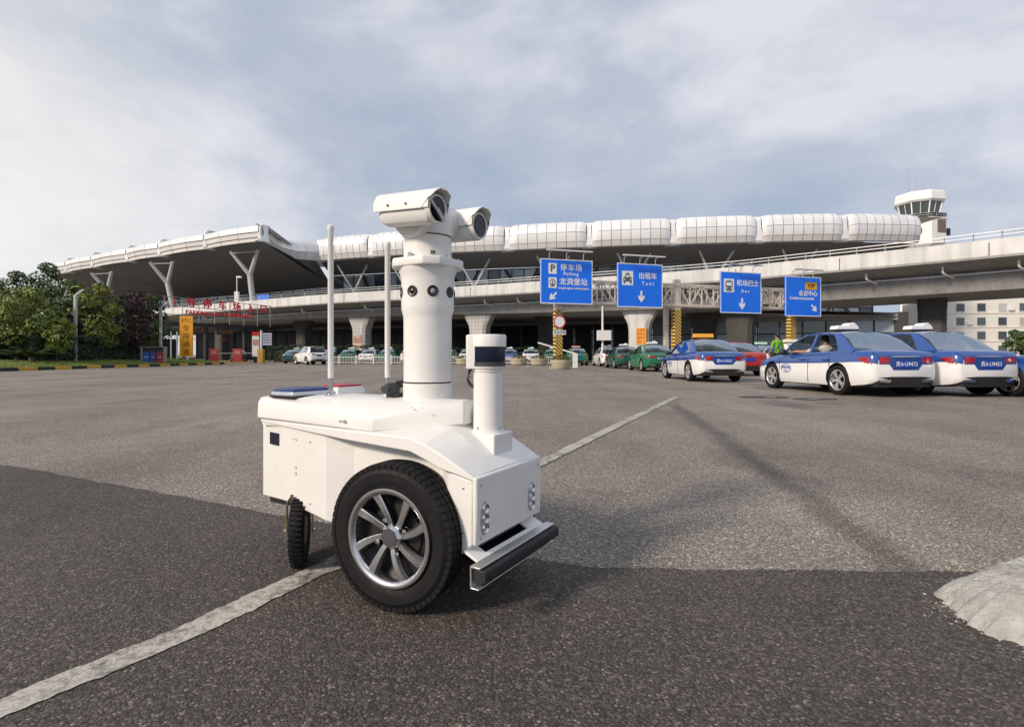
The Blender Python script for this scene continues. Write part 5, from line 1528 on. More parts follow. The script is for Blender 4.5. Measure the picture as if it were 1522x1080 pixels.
def make_car(name, label, cat, X, Y, ang, upper, lower, K=SED, roofsign=None, plate=None, emblem=False, detail=True, group=None, openw=(), trunk=None, platemat=None):
    c = thing(name, label, cat, (X, Y, 0), ang, group)
    mp_ = {CBLUE: upper, CWHITE: lower}
    put('body', recolour(K.body, mp_), c); put('underbody', K.liner, c)
    put('roof', recolour(K.roof, mp_), c); put('pillars', recolour(K.pillars, mp_), c)
    for wi, (nm, me) in enumerate(K.windows):
        if wi not in openw: put(nm, me, c)
    for nm, me in K.cabin: put(nm, me, c)
    for me in K.tails: put('tail_light', me, c)
    tp = put('trunk_panel', recolour(K.trunk, {CBLUE: trunk or upper}), c)
    pl = put('number_plate', recolour(K.plate, {PLATEB: platemat or PLATEB}), c)
    put('rear_diffuser', K.rbump, c); [put('exhaust_trim', e_, c) for e_ in K.exh]; put('trunk_trim', K.chrome, c)
    for s in (1, -1):
        o_ = put('mirror', K.mirror, c); o_.scale = (1, s, 1)
        o_ = put('headlight', K.headl, c); o_.scale = (1, s, 1)
        if detail:
            for x in (-.10, -1.02):
                o_ = put('door_handle', recolour(K.handle, mp_), c, ((x - .02)*K.sx, s * .905*K.sy, K.A.z - .13))
            for ax in K.ax: pass
    for ax in K.ax:
        for s in (1, -1):
            w_ = put('wheel', K.tyre, c, (ax*K.sx, s * .795*K.sy, K.wr), (0, random.uniform(0, 6.28), 0 if s < 0 else math.pi))
            put('rim', K.rim, w_)
    if roofsign:
        kind, m_ = roofsign
        rs_ = roof_sign_mesh(kind).build('roof_sign', m_, c, (None), (-.36, 0, K.zr + .03))
        add_bevel(rs_, .015)
        MB().box((-.12, -.28, -.03), (.12, .28, .0)).build('roof_sign_base', TRIM, rs_)
    if detail:
        # door gaps
        g = MB()
        for s in (1, -1):
            for x in (.98, -.26, -1.12):
                pts = [(x + (0.0 if x > -1 else 0.10*(k/4 - 0.2)), s*(.9135 - .012*abs(k - 1.6)/3), .26 + (K.A.z - .08 - .26) * k / 4) for k in range(5)]
                for a, b_ in zip(pts, pts[1:]): g.bar(a, b_, .012, .006, up=(0, 1, 0))
        dgp = g.build('door_gap', TRIM, c); dgp.scale = (K.sx, K.sy, 1)
    if plate:
        text_obj('lettering', plate, .115, PW, pl, (K.xt - .0262, 0, K.plate_z), (R(90), 0, R(-90)), bold=.01, ext=.001, sx=.95)
    if emblem:
        g = MB(); rr = []
        for k in range(37):
            a = 2*math.pi*k/36; rr.append([(.60 + .20*q*math.cos(a), .9215*K.sy, .56 + .115*q*math.sin(a)) for q in (1.0, .9)])
        g.loft(rr, False, False); em = g.build('door_emblem', PRT, c)
        text_obj('lettering', '贵阳出租', .085, PRT, em, (.60, .924*K.sy, .585), (R(90), 0, R(180)), ext=.001)
        text_obj('lettering', 'TAXI', .06, PRT, em, (.60, .924*K.sy, .50), (R(90), 0, R(180)), ext=.001)
    return c
HD = R(97)
TG = 'taxis queuing in the forecourt'
t1 = make_car('taxi', 'blue over white taxi with oval door emblem and a driver resting an arm outside', 'taxi', 7.98, 13.35, HD, CBLUE, CWHITE, roofsign=('fin', SIGNW), plate='贵A·U9472', emblem=True, group=TG, openw=(0, 1))
make_car('taxi', 'blue over white taxi half hidden behind the taxi whose driver rests an arm outside', 'taxi', 9.79, 13.4, HD, CBLUE, CWHITE, roofsign=('fin', SIGNW), plate='贵A·U9453', group=TG)
make_car('taxi', 'blue taxi cut off by the picture edge, only front wheel and wing showing', 'taxi', 11.72, 10.5, HD, CBLUE, CBLUE, group=TG)
make_car('taxi', 'blue over white taxi with an orange roof sign', 'taxi', 6.78, 19.5, R(92), CBLUE, CWHITE, roofsign=('box', SIGNO), plate='贵A·U3522', emblem=True, group=TG)
make_car('taxi', 'far blue taxi with mint roof sign beyond the orange-signed taxi', 'taxi', 14.6, 32.0, R(95), CBLUE, CWHITE, roofsign=('box', SIGNG), group=TG)
make_car('parked_car', 'red car just beyond the man in green', 'car', 9.9, 24.6, R(92), CRED, CRED, group=TG)
make_car('taxi', 'pale taxi with cream roof sign behind the man in green', 'taxi', 13.5, 26.5, R(95), CWHITE, CWHITE, roofsign=('box', SIGNC), group=TG)
make_car('taxi', 'bright green taxi with white roof fin ahead of the orange-signed taxi', 'taxi', 7.78, 30.3, R(92), CGREEN, CGREEN, roofsign=('fin', SIGNW), plate='贵A·T1096', group=TG)
make_car('taxi', 'dark green taxi mostly hidden by the bright green taxi', 'taxi', 7.45, 36.3, R(92), CDGREEN, CDGREEN, roofsign=('fin', SIGNW), group=TG)
make_car('taxi', 'all white taxi with white roof sign in the queue of green taxis', 'taxi', 7.4, 42.0, R(93), CWHITE, CWHITE, roofsign=('fin', SIGNW), group=TG)
make_car('taxi', 'green taxi with reddish roof sign at the head of the queue', 'taxi', 5.45, 46.2, R(91), CGREEN, CGREEN, roofsign=('box', mat('roof_sign_pink', (0.6, 0.3, 0.3), 0.4)), group=TG)
make_car('suv', 'white sport utility car driving away towards the parking entrance', 'car', -18.6, 49.6, R(132), CWHITE, CWHITE, K=SUV, trunk=CWHITE, platemat=mat('plate_green', (0.02, 0.12, 0.05), 0.5))
make_car('parked_car', 'dark car at the parking entrance behind the red ticket machines', 'car', -33.5, 66, R(120), BLACKP, BLACKP, detail=False)
cols = [CDGREEN, CBLUE, CDGREEN, CGREEN, CWHITE, CGREEN, CWHITE, CDGREEN, CGREEN, CWHITE, CGREEN, CBLUE, CWHITE, CGREEN]
cname = {CWHITE.name: 'white', CBLUE.name: 'blue', CDGREEN.name: 'dark green', CGREEN.name: 'green'}
PL = ['first', 'second', 'third', 'fourth', 'fifth', 'sixth', 'seventh', 'eighth', 'ninth', 'tenth', 'eleventh', 'twelfth', 'thirteenth', 'fourteenth']
rnd = random.Random(4)
for i, m_ in enumerate(cols):
    x = -22.4 + 2.02*i
    make_car('taxi', '%s taxi, %s of the row behind the white fence' % (cname[m_.name], PL[i]), 'taxi', x, 54.4 - 0.185*(x + 10) + rnd.uniform(-.4, .4), R(rnd.choice((84, 96, 88, 268))), m_, CWHITE if m_ is CBLUE else m_, roofsign=('fin', (SIGNG, SIGNW)[i % 2]), detail=False, group='taxis parked behind the white fence')

# ================================================================== PEOPLE
SKIN = mat('skin', (0.36, 0.20, 0.13), 0.6)
SHIRT = mat('green_shirt', (0.16, 0.42, 0.03), 0.8, var=0.12, vscale=6)
TROUS = mat('dark_trousers', (0.02, 0.022, 0.03), 0.85, var=0.2, vscale=6)
SHIRTW = mat('pale_shirt', (0.62, 0.62, 0.63), 0.8, var=0.1, vscale=6)
HAIR = mat('black_hair', (0.012, 0.010, 0.009), 0.6)
def skin_body(name, joints, edges, mats, pick, parent, root=0):
    """joints: (x,y,z,r); grown with a skin modifier into one continuous surface"""
    me = bpy.data.meshes.new(name)
    me.from_pydata([j[:3] for j in joints], edges, [])
    ob = bpy.data.objects.new(name, me); COL.objects.link(ob)
    sk = ob.modifiers.new('skin', 'SKIN'); sk.use_smooth_shade = True
    for i, j in enumerate(joints):
        v = me.skin_vertices[0].data[i]; v.radius = (j[3], j[4] if len(j) > 4 else j[3]); v.use_root = (i == root)
    sb = ob.modifiers.new('sub', 'SUBSURF'); sb.levels = 2; sb.render_levels = 2
    dg = bpy.context.evaluated_depsgraph_get(); dg.update()
    m2 = bpy.data.meshes.new_from_object(ob.evaluated_get(dg)); bpy.data.objects.remove(ob)
    m2.name = name
    m2.materials.clear()
    for m_ in mats: m2.materials.append(m_)
    for p in m2.polygons: p.material_index = pick(p.center); p.use_smooth = True
    return put(name, m2, parent)
def hand(joints, edges, wrist, d, s, up):
    """palm and five bent fingers rooted in it"""
    w = Vector(joints[wrist][:3]); d = Vector(d).normalized(); s = Vector(s).normalized(); up = Vector(up).normalized()
    def addj(p, r, parent):
        joints.append((p.x, p.y, p.z, r)); edges.append((parent, len(joints) - 1)); return len(joints) - 1
    palm = addj(w + d*0.055, 0.026, wrist)
    for k, ln in enumerate((0.070, 0.080, 0.075, 0.060)):
        o_ = s * (0.027 - 0.018*k)
        a = addj(w + d*0.092 + o_, 0.0095, palm); b_ = addj(w + d*(0.092 + ln*0.5) + o_ - up*0.008, 0.0088, a); addj(w + d*(0.092 + ln*0.85) + o_ - up*0.030, 0.008, b_)
    a = addj(w + d*0.035 + s*0.035 - up*0.008, 0.011, palm); addj(w + d*0.070 + s*0.050 - up*0.018, 0.0095, a)
man = thing('person', 'man in a bright green shirt with a dark bag strap standing among the taxis', 'person', (10.5, 21.3, 0), R(100))
# local x is the way he faces
J = [(0,0,.93,.135,.11), (0,0,1.10,.125,.10), (0.0,0,1.30,.15,.11), (0,0,1.42,.12,.085), (0,0,1.50,.052), (.015,0,1.575,.075), (.02,0,1.66,.088), (.01,0,1.70,.07),
     (0,.19,1.40,.062), (-.02,.255,1.14,.046), (.14,.25,.95,.034),
     (0,-.19,1.40,.062), (-.02,-.255,1.14,.046), (.10,-.25,.92,.034),
     (0,.095,.86,.09), (.02,.10,.48,.062), (-.02,.105,.10,.042), (.07,.115,.045,.04), (.15,.12,.035,.03),
     (0,-.095,.86,.09), (-.01,-.10,.48,.062), (-.05,-.105,.10,.042), (.05,-.115,.045,.04), (.12,-.12,.035,.03)]
Ed = [(0,1),(1,2),(2,3),(3,4),(4,5),(5,6),(6,7),(3,8),(8,9),(9,10),(3,11),(11,12),(12,13),(0,14),(14,15),(15,16),(16,17),(17,18),(0,19),(19,20),(20,21),(21,22),(22,23)]
hand(J, Ed, 10, (.3, 0, -1), (1, 0, .3), (0, 1, 0)); hand(J, Ed, 13, (.3, 0, -1), (1, 0, .3), (0, -1, 0))
def pick(c):
    if c.z > 1.475: return 2
    if abs(c.y) > .20 and c.z < 1.16: return 2
    if c.z < .96 and abs(c.y) < .2: return 1 if c.z > .075 else 3
    return 0
skin_body('body', J, Ed, [SHIRT, TROUS, SKIN, BLACKP], pick, man)
MB().sphere((-.012, 0, 1.672), .10, 18, 12, sc=(.98, .86, .95)).build('hair', HAIR, man, smooth=60)
MB().sphere((.105, 0, 1.635), .018, 8, 6, sc=(1, .8, 1.3)).build('nose', SKIN, man, smooth=60)
for s in (1, -1):
    MB().sphere((.02, s*.083, 1.635), .024, 8, 6, sc=(.8, .45, 1.2)).build('ear', SKIN, man, smooth=60)
    MB().sphere((.088, s*.033, 1.655), .011, 8, 6).build('eye', BLACKP, man, smooth=60)
MB().bar((.095, -.022, 1.592), (.095, .022, 1.592), .008).build('mouth', mat('lips', (0.25, 0.08, 0.07), 0.6), man)
bag = thing('shoulder_bag', 'small dark bag with strap across the green shirt', 'bag', (10.5, 21.3, 0), R(100))
MB().tube([(.0, -.14, 1.49), (-.118, -.05, 1.36), (-.132, .08, 1.20), (-.10, .21, 1.02), (.02, .24, .98)], .014, 8).build('strap', BLACKP, bag, smooth=60)
MB().box((-.10, .17, .74), (.10, .26, 1.0)).build('pouch', BLACKP, bag, bevel=.02)
# driver of the emblem taxi, arm out of the window
drv = thing('person', 'taxi driver in a pale shirt seated inside with one bare arm out of the window', 'person', (7.98, 13.35, 0), HD)
J = [(-.02,.36,.62,.14,.12), (-.08,.36,.82,.13,.11), (-.16,.36,1.0,.15,.11), (-.17,.36,1.08,.11,.085), (-.16,.36,1.15,.052), (-.145,.36,1.21,.075), (-.14,.36,1.28,.085), (-.15,.36,1.32,.068),
     (-.16,.54,1.05,.058), (-.02,.80,.965,.044), (.24,.875,.985,.034), (-.16,.18,1.05,.058), (.05,.12,.88,.044), (.30,.22,.95,.034),
     (.05,.46,.60,.085), (.45,.47,.62,.062), (.60,.47,.36,.045), (.05,.26,.60,.085), (.45,.25,.62,.062), (.60,.25,.36,.045)]
Ed = [(0,1),(1,2),(2,3),(3,4),(4,5),(5,6),(6,7),(3,8),(8,9),(9,10),(3,11),(11,12),(12,13),(0,14),(14,15),(15,16),(0,17),(17,18),(18,19)]
hand(J, Ed, 10, (1, .05, -.25), (0, -1, 0), (0, 0, 1)); hand(J, Ed, 13, (1, 0, .3), (0, -1, 0), (0, 0, 1))
def pick(c):
    if c.z > 1.13: return 2
    if (c.y > .62 or c.y < .20) and c.x > -.08 and c.z > .8: return 2
    return 1 if c.z < .70 else 0
skin_body('body', J, Ed, [SHIRTW, TROUS, SKIN], pick, drv)
MB().sphere((-.172, .36, 1.292), .098, 16, 10, sc=(.98, .86, .95)).build('hair', HAIR, drv, smooth=60)
MB().sphere((-.055, .36, 1.255), .017, 8, 6, sc=(1, .8, 1.3)).build('nose', SKIN, drv, smooth=60)
for s in (1, -1): MB().sphere((-.14, .36 + s*.08, 1.255), .022, 8, 6, sc=(.8, .45, 1.2)).build('ear', SKIN, drv, smooth=60)

# ================================================================== VEGETATION AND VERGE
def leaf_mat(name, c0, c1, c2=None):
    m = bpy.data.materials.new(name); m.use_nodes = True
    t = m.node_tree; b = t.nodes['Principled BSDF']
    ge = N(t, 'ShaderNodeNewGeometry'); cr_ = N(t, 'ShaderNodeValToRGB')
    cr_.color_ramp.elements[0].color = (*c0, 1); cr_.color_ramp.elements[1].color = (*c1, 1)
    if c2: q = cr_.color_ramp.elements.new(0.8); q.color = (*c2, 1)
    co = N(t, 'ShaderNodeTexCoord'); nz = N(t, 'ShaderNodeTexNoise'); nz.inputs['Scale'].default_value = 1.1; nz.inputs['Detail'].default_value = 2
    L(t, co.outputs['Object'], nz.inputs['Vector'])
    ad = N(t, 'ShaderNodeMath', operation='MULTIPLY_ADD'); L(t, ge.outputs['Random Per Island'], ad.inputs[0]); ad.inputs[1].default_value = 0.6
    sb = N(t, 'ShaderNodeMath', operation='MULTIPLY_ADD'); L(t, nz.outputs[0], sb.inputs[0]); sb.inputs[1].default_value = 1.4; sb.inputs[2].default_value = -0.5
    L(t, sb.outputs[0], ad.inputs[2]); L(t, ad.outputs[0], cr_.inputs[0])
    L(t, cr_.outputs[0], b.inputs['Base Color']); b.inputs['Roughness'].default_value = 0.55; b.inputs['Specular IOR Level'].default_value = 0.3
    L(t, cr_.outputs[0], b.inputs['Subsurface Radius']) if False else None
    return m
LDARK = leaf_mat('dark_leaves', (0.024, 0.052, 0.02), (0.10, 0.155, 0.05))
LYEL = leaf_mat('yellow_green_leaves', (0.06, 0.105, 0.022), (0.26, 0.26, 0.05), (0.22, 0.26, 0.05))
LPUR = leaf_mat('purple_leaves', (0.018, 0.010, 0.014), (0.065, 0.030, 0.035))
LMID = leaf_mat('green_leaves', (0.025, 0.05, 0.014), (0.085, 0.125, 0.035))
LHEDGE = leaf_mat('hedge_leaves', (0.010, 0.022, 0.008), (0.035, 0.065, 0.02))
BARK = mat('bark', (0.09, 0.07, 0.055), 0.9, var=0.3, vscale=6, bump=0.4, bscale=20)
def leaf_cloud(g, c, rad, n, size, rnd, flat=0.0):
    for _ in range(n):
        while True:
            p = Vector((rnd.uniform(-1, 1), rnd.uniform(-1, 1), rnd.uniform(-1, 1)))
            if p.length <= 1: break
        p = p.normalized() * (p.length ** 0.45)
        q = Vector((c[0] + p.x*rad[0], c[1] + p.y*rad[1], c[2] + p.z*rad[2]))
        nrm = (p + Vector((rnd.uniform(-.8, .8), rnd.uniform(-.8, .8), rnd.uniform(-.3, 1.0)))).normalized()
        a = nrm.orthogonal().normalized(); a.rotate(Matrix.Rotation(rnd.uniform(0, 6.28), 3, nrm)); b_ = nrm.cross(a)
        s = size * rnd.uniform(.6, 1.3)
        g.add([q - a*s*.5, q + b_*s*.28, q + a*s*.5, q - b_*s*.28], [(0, 1, 2, 3)])
def tree(label, X, Y, h, r, m, seed, n=3800, size=0.24, cone=False, low=0.28, group='trees on the grass verge'):
    rnd = random.Random(seed)
    t = thing('tree', label, 'tree', (X, Y, 0.42 if X < -30 else 0), 0, group)
    g = MB(); lean = Vector((rnd.uniform(-.04, .04)*h, rnd.uniform(-.04, .04)*h, 0))
    tips = []
    g.tube([(0, 0, 0), (lean.x*.4, lean.y*.4, h*.35), (lean.x, lean.y, h*.8)], [.035*h*.5, .026*h*.5, .008*h*.5], 8)
    cl = []
    for k in range(15):
        u = low + (1 - low) * (k + .5) / 15
        z = h * u * .97
        prof = (1 - (u - low)/(1 - low)) ** .6 if cone else math.sin(math.pi * (0.12 + .80*(u - low)/(1 - low))) ** .7
        a = k * 2.4 + rnd.uniform(-.5, .5); rr = r * prof * rnd.uniform(.45, .85)
        c = Vector((math.cos(a)*rr + lean.x*u, math.sin(a)*rr + lean.y*u, z)); cl.append((c, r*rnd.uniform(.34, .55)*(prof*.6 + .4)))
        g.tube([(lean.x*u*.6, lean.y*u*.6, z*.72), tuple(c)], [.011*h*.5, .004*h*.5], 5)
    g.build('trunk', BARK, t, smooth=60)
    g = MB()
    for c, q in cl: leaf_cloud(g, c, (q, q, q*.75), n // 15, size, rnd)
    g.build('crown', m, t, fix=False)
    return t
def at(px, Y): return ((px - 761) / 800 * Y, Y)
TR = [('tall dark evergreen tree, highest of the verge trees', 72, 44, 8.1, 2.5, LDARK, 1), ('dark evergreen tree at the picture edge beside the tallest evergreen', 18, 43, 7.2, 2.6, LDARK, 2),
      ('yellow-green tree in front of the dark evergreens', 40, 36, 5.0, 1.9, LYEL, 3), ('dark slender tree behind the street lamp with the grass around it', 108, 41, 6.1, 1.7, LDARK, 4),
      ('autumn-tinted yellow-green tree just beyond the nearer street lamp', 142, 41, 6.0, 1.75, LYEL, 5), ('dark purple-leaved tree next to the waste bins', 188, 44, 5.7, 2.1, LPUR, 6),
      ('green tree behind the farther street lamp', 222, 50, 6.2, 1.5, LMID, 7), ('small golden bush-like tree low beside the nearer street lamp', 84, 36, 3.0, 1.0, LYEL, 8),
      ('leafy green tree partly outside the picture', -28, 38, 6.0, 2.4, LMID, 9), ('dark tree at the back between purple and autumn trees', 165, 53, 6.4, 2.4, LDARK, 10),
      ('dark tree at the back behind the slender tree', 112, 55, 7.0, 2.6, LDARK, 11), ('dark tree at the back behind the tallest evergreen', 55, 56, 7.6, 3.0, LDARK, 12), ('dark round tree at the back right behind the bins', 215, 56, 4.9, 2.2, LDARK, 13), ('purple shrub-like tree under the autumn tree', 98, 40, 3.6, 1.5, LPUR, 14)]
for lb, px, Y, h, r, m_, sd_ in TR:
    x, y = at(px, Y); tree(lb, x, y, h, r, m_, sd_, cone=(sd_ in (1, 2)), low=.12 if sd_ in (1, 2, 11, 12, 10) else .24)
x, y = at(1518, 60); tree('small dark round tree before the cream office block', x, y, 3.6, 1.5, LDARK, 21, 1800, .3, group=None)
def hedge(label, p0, p1, w, h, m, seed, n):
    rnd = random.Random(seed)
    p0 = Vector(p0); p1 = Vector(p1); d = p1 - p0; ln = d.length; d.normalize(); nn = Vector((-d.y, d.x))
    o_ = thing('hedge', label, 'hedge', (p0.x, p0.y, 0.45 if p0.x < -30.5 else 0), math.atan2(d.y, d.x))
    g = MB()
    for _ in range(n):
        u = rnd.uniform(0, ln); v = rnd.uniform(-1, 1); z = rnd.uniform(.05, 1)
        if rnd.random() < .12: u = rnd.choice((rnd.uniform(0, .5), ln - rnd.uniform(0, .5)))
        hh = h * (1 + .18*mnoise.noise(Vector((u*.7, seed, 0))) + .08*mnoise.noise(Vector((u*3, seed, 0))))
        if rnd.random() < .5: z = 1 - rnd.random()**2*.15
        else: v = math.copysign(1 - rnd.random()**2*.2, v)
        q = Vector((u, v*w*.5, z*hh))
        nrm = Vector((rnd.uniform(-1, 1), v + rnd.uniform(-.6, .6), z*.8 + rnd.uniform(-.3, .6))).normalized()
        a = nrm.orthogonal().normalized(); a.rotate(Matrix.Rotation(rnd.uniform(0, 6.28), 3, nrm)); b_ = nrm.cross(a); s = rnd.uniform(.10, .22)
        g.add([q - a*s*.5, q + b_*s*.3, q + a*s*.5, q - b_*s*.3], [(0, 1, 2, 3)])
    g.build('foliage', m, o_, fix=False)
    MB().loft([[(0.7, -w*.3, 0), (ln-.7, -w*.3, 0), (ln-.7, w*.3, 0), (.7, w*.3, 0)], [(0.7, -w*.26, h*.7), (ln-.7, -w*.26, h*.7), (ln-.7, w*.26, h*.7), (.7, w*.26, h*.7)]]).build('stems', mat('hedge_core', (0.012, 0.016, 0.008), 0.9), o_)
hedge('clipped dark hedge with flat top behind the nearer street lamp', (-31.6, 34.5), (-31.2, 40.2), 1.5, 1.75, LHEDGE, 31, 4200)
hedge('long low dark hedge running towards the waste bins', (-32.2, 40.4), (-31.3, 46.5), 1.4, 1.35, LHEDGE, 32, 4200)
hedge('tall loose hedge at the back of the verge', (-42, 34), (-36, 58), 2.0, 3.0, LHEDGE, 33, 9000)
hedge('dark hedge under the viaduct behind the driving white car', (-30, 67), (-8, 62.5), 1.6, 2.0, LHEDGE, 34, 5200)
hedge('hedge behind the far end of the taxi row', (-7.5, 62.4), (4, 60), 1.5, 1.7, LHEDGE, 35, 2400)
# sago palms
def palm(label, X, Y, h, seed):
    rnd = random.Random(seed); p = thing('sago_palm', label, 'palm', (X, Y, .42), 0, 'sago palms on the verge')
    MB().tube([(0, 0, 0), (0, 0, .35)], [.16, .14], 9).build('trunk', BARK, p, smooth=50)
    for k in range(26):
        a = k * 2.399; up = rnd.uniform(.25, 1.0); g = MB(); pts = []
        for i in range(7):
            u = i / 6; rr = u * h * .85; z = .35 + h*up*(u - .62*u*u*(1.3 - up*.5))
            pts.append(Vector((math.cos(a)*rr, math.sin(a)*rr, z)))
        s = Vector((-math.sin(a), math.cos(a), 0))
        for i in range(6):
            for q in (0, .5):
                c = pts[i].lerp(pts[i+1], q); d = (pts[i+1] - pts[i]).normalized()
                for sg in (1, -1):
                    e_ = c + s*sg*.30*(1.05 - i/6) + d*.12 + Vector((0, 0, -.02)); g.add([c, c + d*.085, e_], [(0, 1, 2)])
        g.tube(pts, .008, 4); g.build('frond', LMID, p, fix=False)
for i, (px, Y, h) in enumerate(((47, 34, 1.25), (26, 34.5, 1.15))):
    x, y = at(px, Y); palm(('spreading sago palm beside the clipped hedge', 'sago palm nearer the picture edge')[i], x, y, h, 50 + i)
# verge: soil/grass sheet, grass blades, kerb stones
GRASSB = mat('grass_base', (0.12, 0.16, 0.035), 0.95, var=0.35, vscale=1.5)
g = MB(); g.add([(-90, 22, .5), (-31.5, 22, .5), (-27.75, 22, .13), (-27.35, 51.0, .13), (-29.2, 52.4, .13), (-31.2, 50.5, .45), (-33, 54, .13), (-90, 62, .13)], [(0, 1, 5, 7), (1, 2, 3, 5), (3, 4, 5), (4, 6, 5), (5, 6, 7)])
o = struct(g.build('lawn', GRASSB)); o['label'] = 'grass verge behind the striped kerb'
rnd = random.Random(77); g = MB()
GRASSM = leaf_mat('grass_blades', (0.12, 0.18, 0.035), (0.34, 0.38, 0.10))
for _ in range(26000):
    Y = 27 + 25 * rnd.random(); X = -27.85 - 5.5 * rnd.random()**1.5
    h = rnd.uniform(.05, .14); zz = .13 + .36*max(0, min(1, (-27.6 - X)/3.8));  a = rnd.uniform(0, 6.28); dx, dy = math.cos(a)*.018, math.sin(a)*.018
    g.add([(X - dx, Y - dy, zz - .02), (X + dx, Y + dy, zz - .02), (X + rnd.uniform(-.05, .05), Y + rnd.uniform(-.05, .05), zz + h)], [(0, 1, 2)])
o = g.build('grass', GRASSM, fix=False); tag(o, 'short grass growing on the verge', 'grass', kind='stuff')
kerb = thing('striped_kerb', 'yellow and black painted kerb edging the grass verge', 'kerb', (-27.4, 26, 0))
kb = 1.18
kpath = [Vector((-27.47, 25.2)), Vector((-27.12, 50.6)), Vector((-27.7, 51.9)), Vector((-29.2, 52.75)), Vector((-33.0, 54.2))]
def walk(s):
    for a, b_ in zip(kpath, kpath[1:]):
        l = (b_ - a).length
        if s <= l: return a + (b_ - a) * (s / l)
        s -= l
    return kpath[-1]
tot = sum((b_ - a).length for a, b_ in zip(kpath, kpath[1:]))
k = 0; s_ = 0.0
KY = mat('kerb_yellow', (0.56, 0.30, 0.035), 0.75, var=0.3, vscale=5); KB = mat('kerb_black', (0.022, 0.022, 0.022), 0.75, var=0.3, vscale=5)
while s_ + kb < tot:
    a = walk(s_ + .008); b_ = walk(s_ + kb - .008); d = (b_ - a).normalized(); nn = Vector((-d.y, d.x))
    g = MB(); g.loft([[(p.x + nn.x*o_, p.y + nn.y*o_, z) for o_, z in ((0, 0), (.02, .16), (.05, .19), (.30, .19), (.30, 0))] for p in (a, b_)])
    o = g.build('kerb_stone', KB if k % 2 else KY, kerb); o.matrix_parent_inverse = Matrix.Translation((27.4, -26, 0)); k += 1; s_ += kb

# street lamps
def lamp_post(label, X, Y, h, arm):
    t = thing('street_lamp', label, 'street lamp', (X, Y, .36), 0, 'angled street lamps on the verge')
    PG = mat('lamp_grey', (0.42, 0.43, 0.43), 0.5, 0.2)
    MB().box((-.085, -.085, 0), (.085, .085, h - .35)).build('pole', PG, t, bevel=.01)
    MB().bar((-.02, 0, h - .42), (arm, 0, h), .15, .13).build('arm', PG, t, bevel=.01)
    MB().box((-.2, -.2, 0), (.2, .2, .03)).build('base_plate', PG, t)
x, y = at(112, 38); lamp_post('tall grey angled street lamp on the grass, nearer of the two', x, y, 5.1, .55)
x, y = at(239, 46); lamp_post('grey angled street lamp beside the waste bins', x, y, 5.0, .6)
# waste bins
wx, wy = at(227, 43.4)
wb = thing('recycling_station', 'grey recycling station with blue, navy and red bin fronts at the kerb', 'waste bins', (wx, wy, .2), R(18))
GRY = mat('bin_grey', (0.30, 0.28, 0.25), 0.6)
MB().box((-.85, 0, 0), (-.72, .6, 1.3)).build('side_panel', GRY, wb); MB().box((.72, 0, 0), (.85, .6, 1.3)).build('side_panel', GRY, wb)
MB().box((-.719, .56, 0), (.719, .6, 1.3)).build('back_panel', GRY, wb); MB().box((-.88, -.05, 1.302), (.88, .65, 1.36)).build('roof', GRY, wb)
for i, cc in enumerate(((0.03, 0.11, 0.42), (0.05, 0.07, 0.25), (0.45, 0.03, 0.03))):
    x0 = -.70 + i*.48
    b_ = MB().box((x0, .03, 0.02), (x0 + .44, .55, .92)).build('bin', mat('bin_%d' % i, cc, 0.5), wb, bevel=.01)
    MB().box((x0 + .05, .025, 1.0), (x0 + .39, .05, 1.18)).build('bin_flap', BLACKP, wb)
    text_obj('lettering', ('可回收', '其他', '有害')[i], .12, SWHITE, b_, (x0 + .22, .026, .5), bold=.005, ext=.002)
# orange banner and flag poles
bx, by = at(277, 50)
bn = thing('orange_banner', 'tall orange sign board with vertical lettering by the parking entrance', 'sign', (bx, by, 0), R(8))
ORG = mat('banner_orange', (0.78, 0.36, 0.015), 0.55)
MB().box((-.56, -.06, .75), (.56, .06, 4.5)).build('board', ORG, bn); MB().cyl((.1, 0, 0), (.1, 0, .75), .09, n=10).build('post', PAINTW, bn)
BRN = mat('banner_brown', (0.28, 0.09, 0.01), 0.6)
for i, ch in enumerate(('ETC', '专', '用', '通', '道')):
    text_obj('lettering', ch, .62 if i else .46, BRN, bn, (0, -.066, 4.05 - .73*i), bold=.01)
for px in (254, 263):
    x, y = at(px, 50); o = MB().cyl((0, 0, 0), (0, 0, 2.95), .065, n=10).build('white_pole', PAINTW, None, loc=(x, y, .1)); tag(o, ('slim white pole farther from the orange board', 'slim white pole next to the orange board')[px == 263], 'pole', 'white poles by the orange board')
# parking gate with red lettering
GP0 = Vector((-38.6, 59.5)); GP1 = Vector((-31.8, 72.8)); gd_ = (GP1 - GP0).normalized(); grz = math.atan2(gd_.y, gd_.x); gl = (GP1 - GP0).length
gate = thing('parking_gate', 'dark parking entrance gate carrying red characters and PARKING LOT 1 ENTRANCE', 'gate', (GP0.x, GP0.y, 0), grz)
MB().box((-.5, .3, 4.2), (gl, 1.3, 4.65)).build('fascia_beam', BLACKP, gate)
for z in (5.45, 6.4, 7.4): MB().bar((0, .12, z), (gl - .6, .12, z), .07).build('letter_rail', mat('rail_grey', (0.3, 0.3, 0.3), .5), gate)
for k in range(8): MB().bar((.3 + k*(gl - 1.2)/7, .2, 4.6), (.3 + k*(gl - 1.2)/7, .2, 7.4), .06).build('letter_post', MATS['rail_grey'], gate)
for x in (.2, 5.4, 10.6): MB().box((x - .18, .5, 0), (x + .18, .9, 4.2)).build('post', BLACKP, gate)
RL = mat('red_letter', (0.62, 0.015, 0.03), .45)
for i, ch in enumerate('1号停车场入口'):
    text_obj('lettering', ch, 1.15, RL, gate, (1.3 + i*1.93, .06, 6.85), bold=.022, ext=.05)
text_obj('lettering', 'PARKING LOT 1 ENTRANCE', .72, RL, gate, (7.0, .06, 5.78), bold=.015, ext=.04, sx=.98)
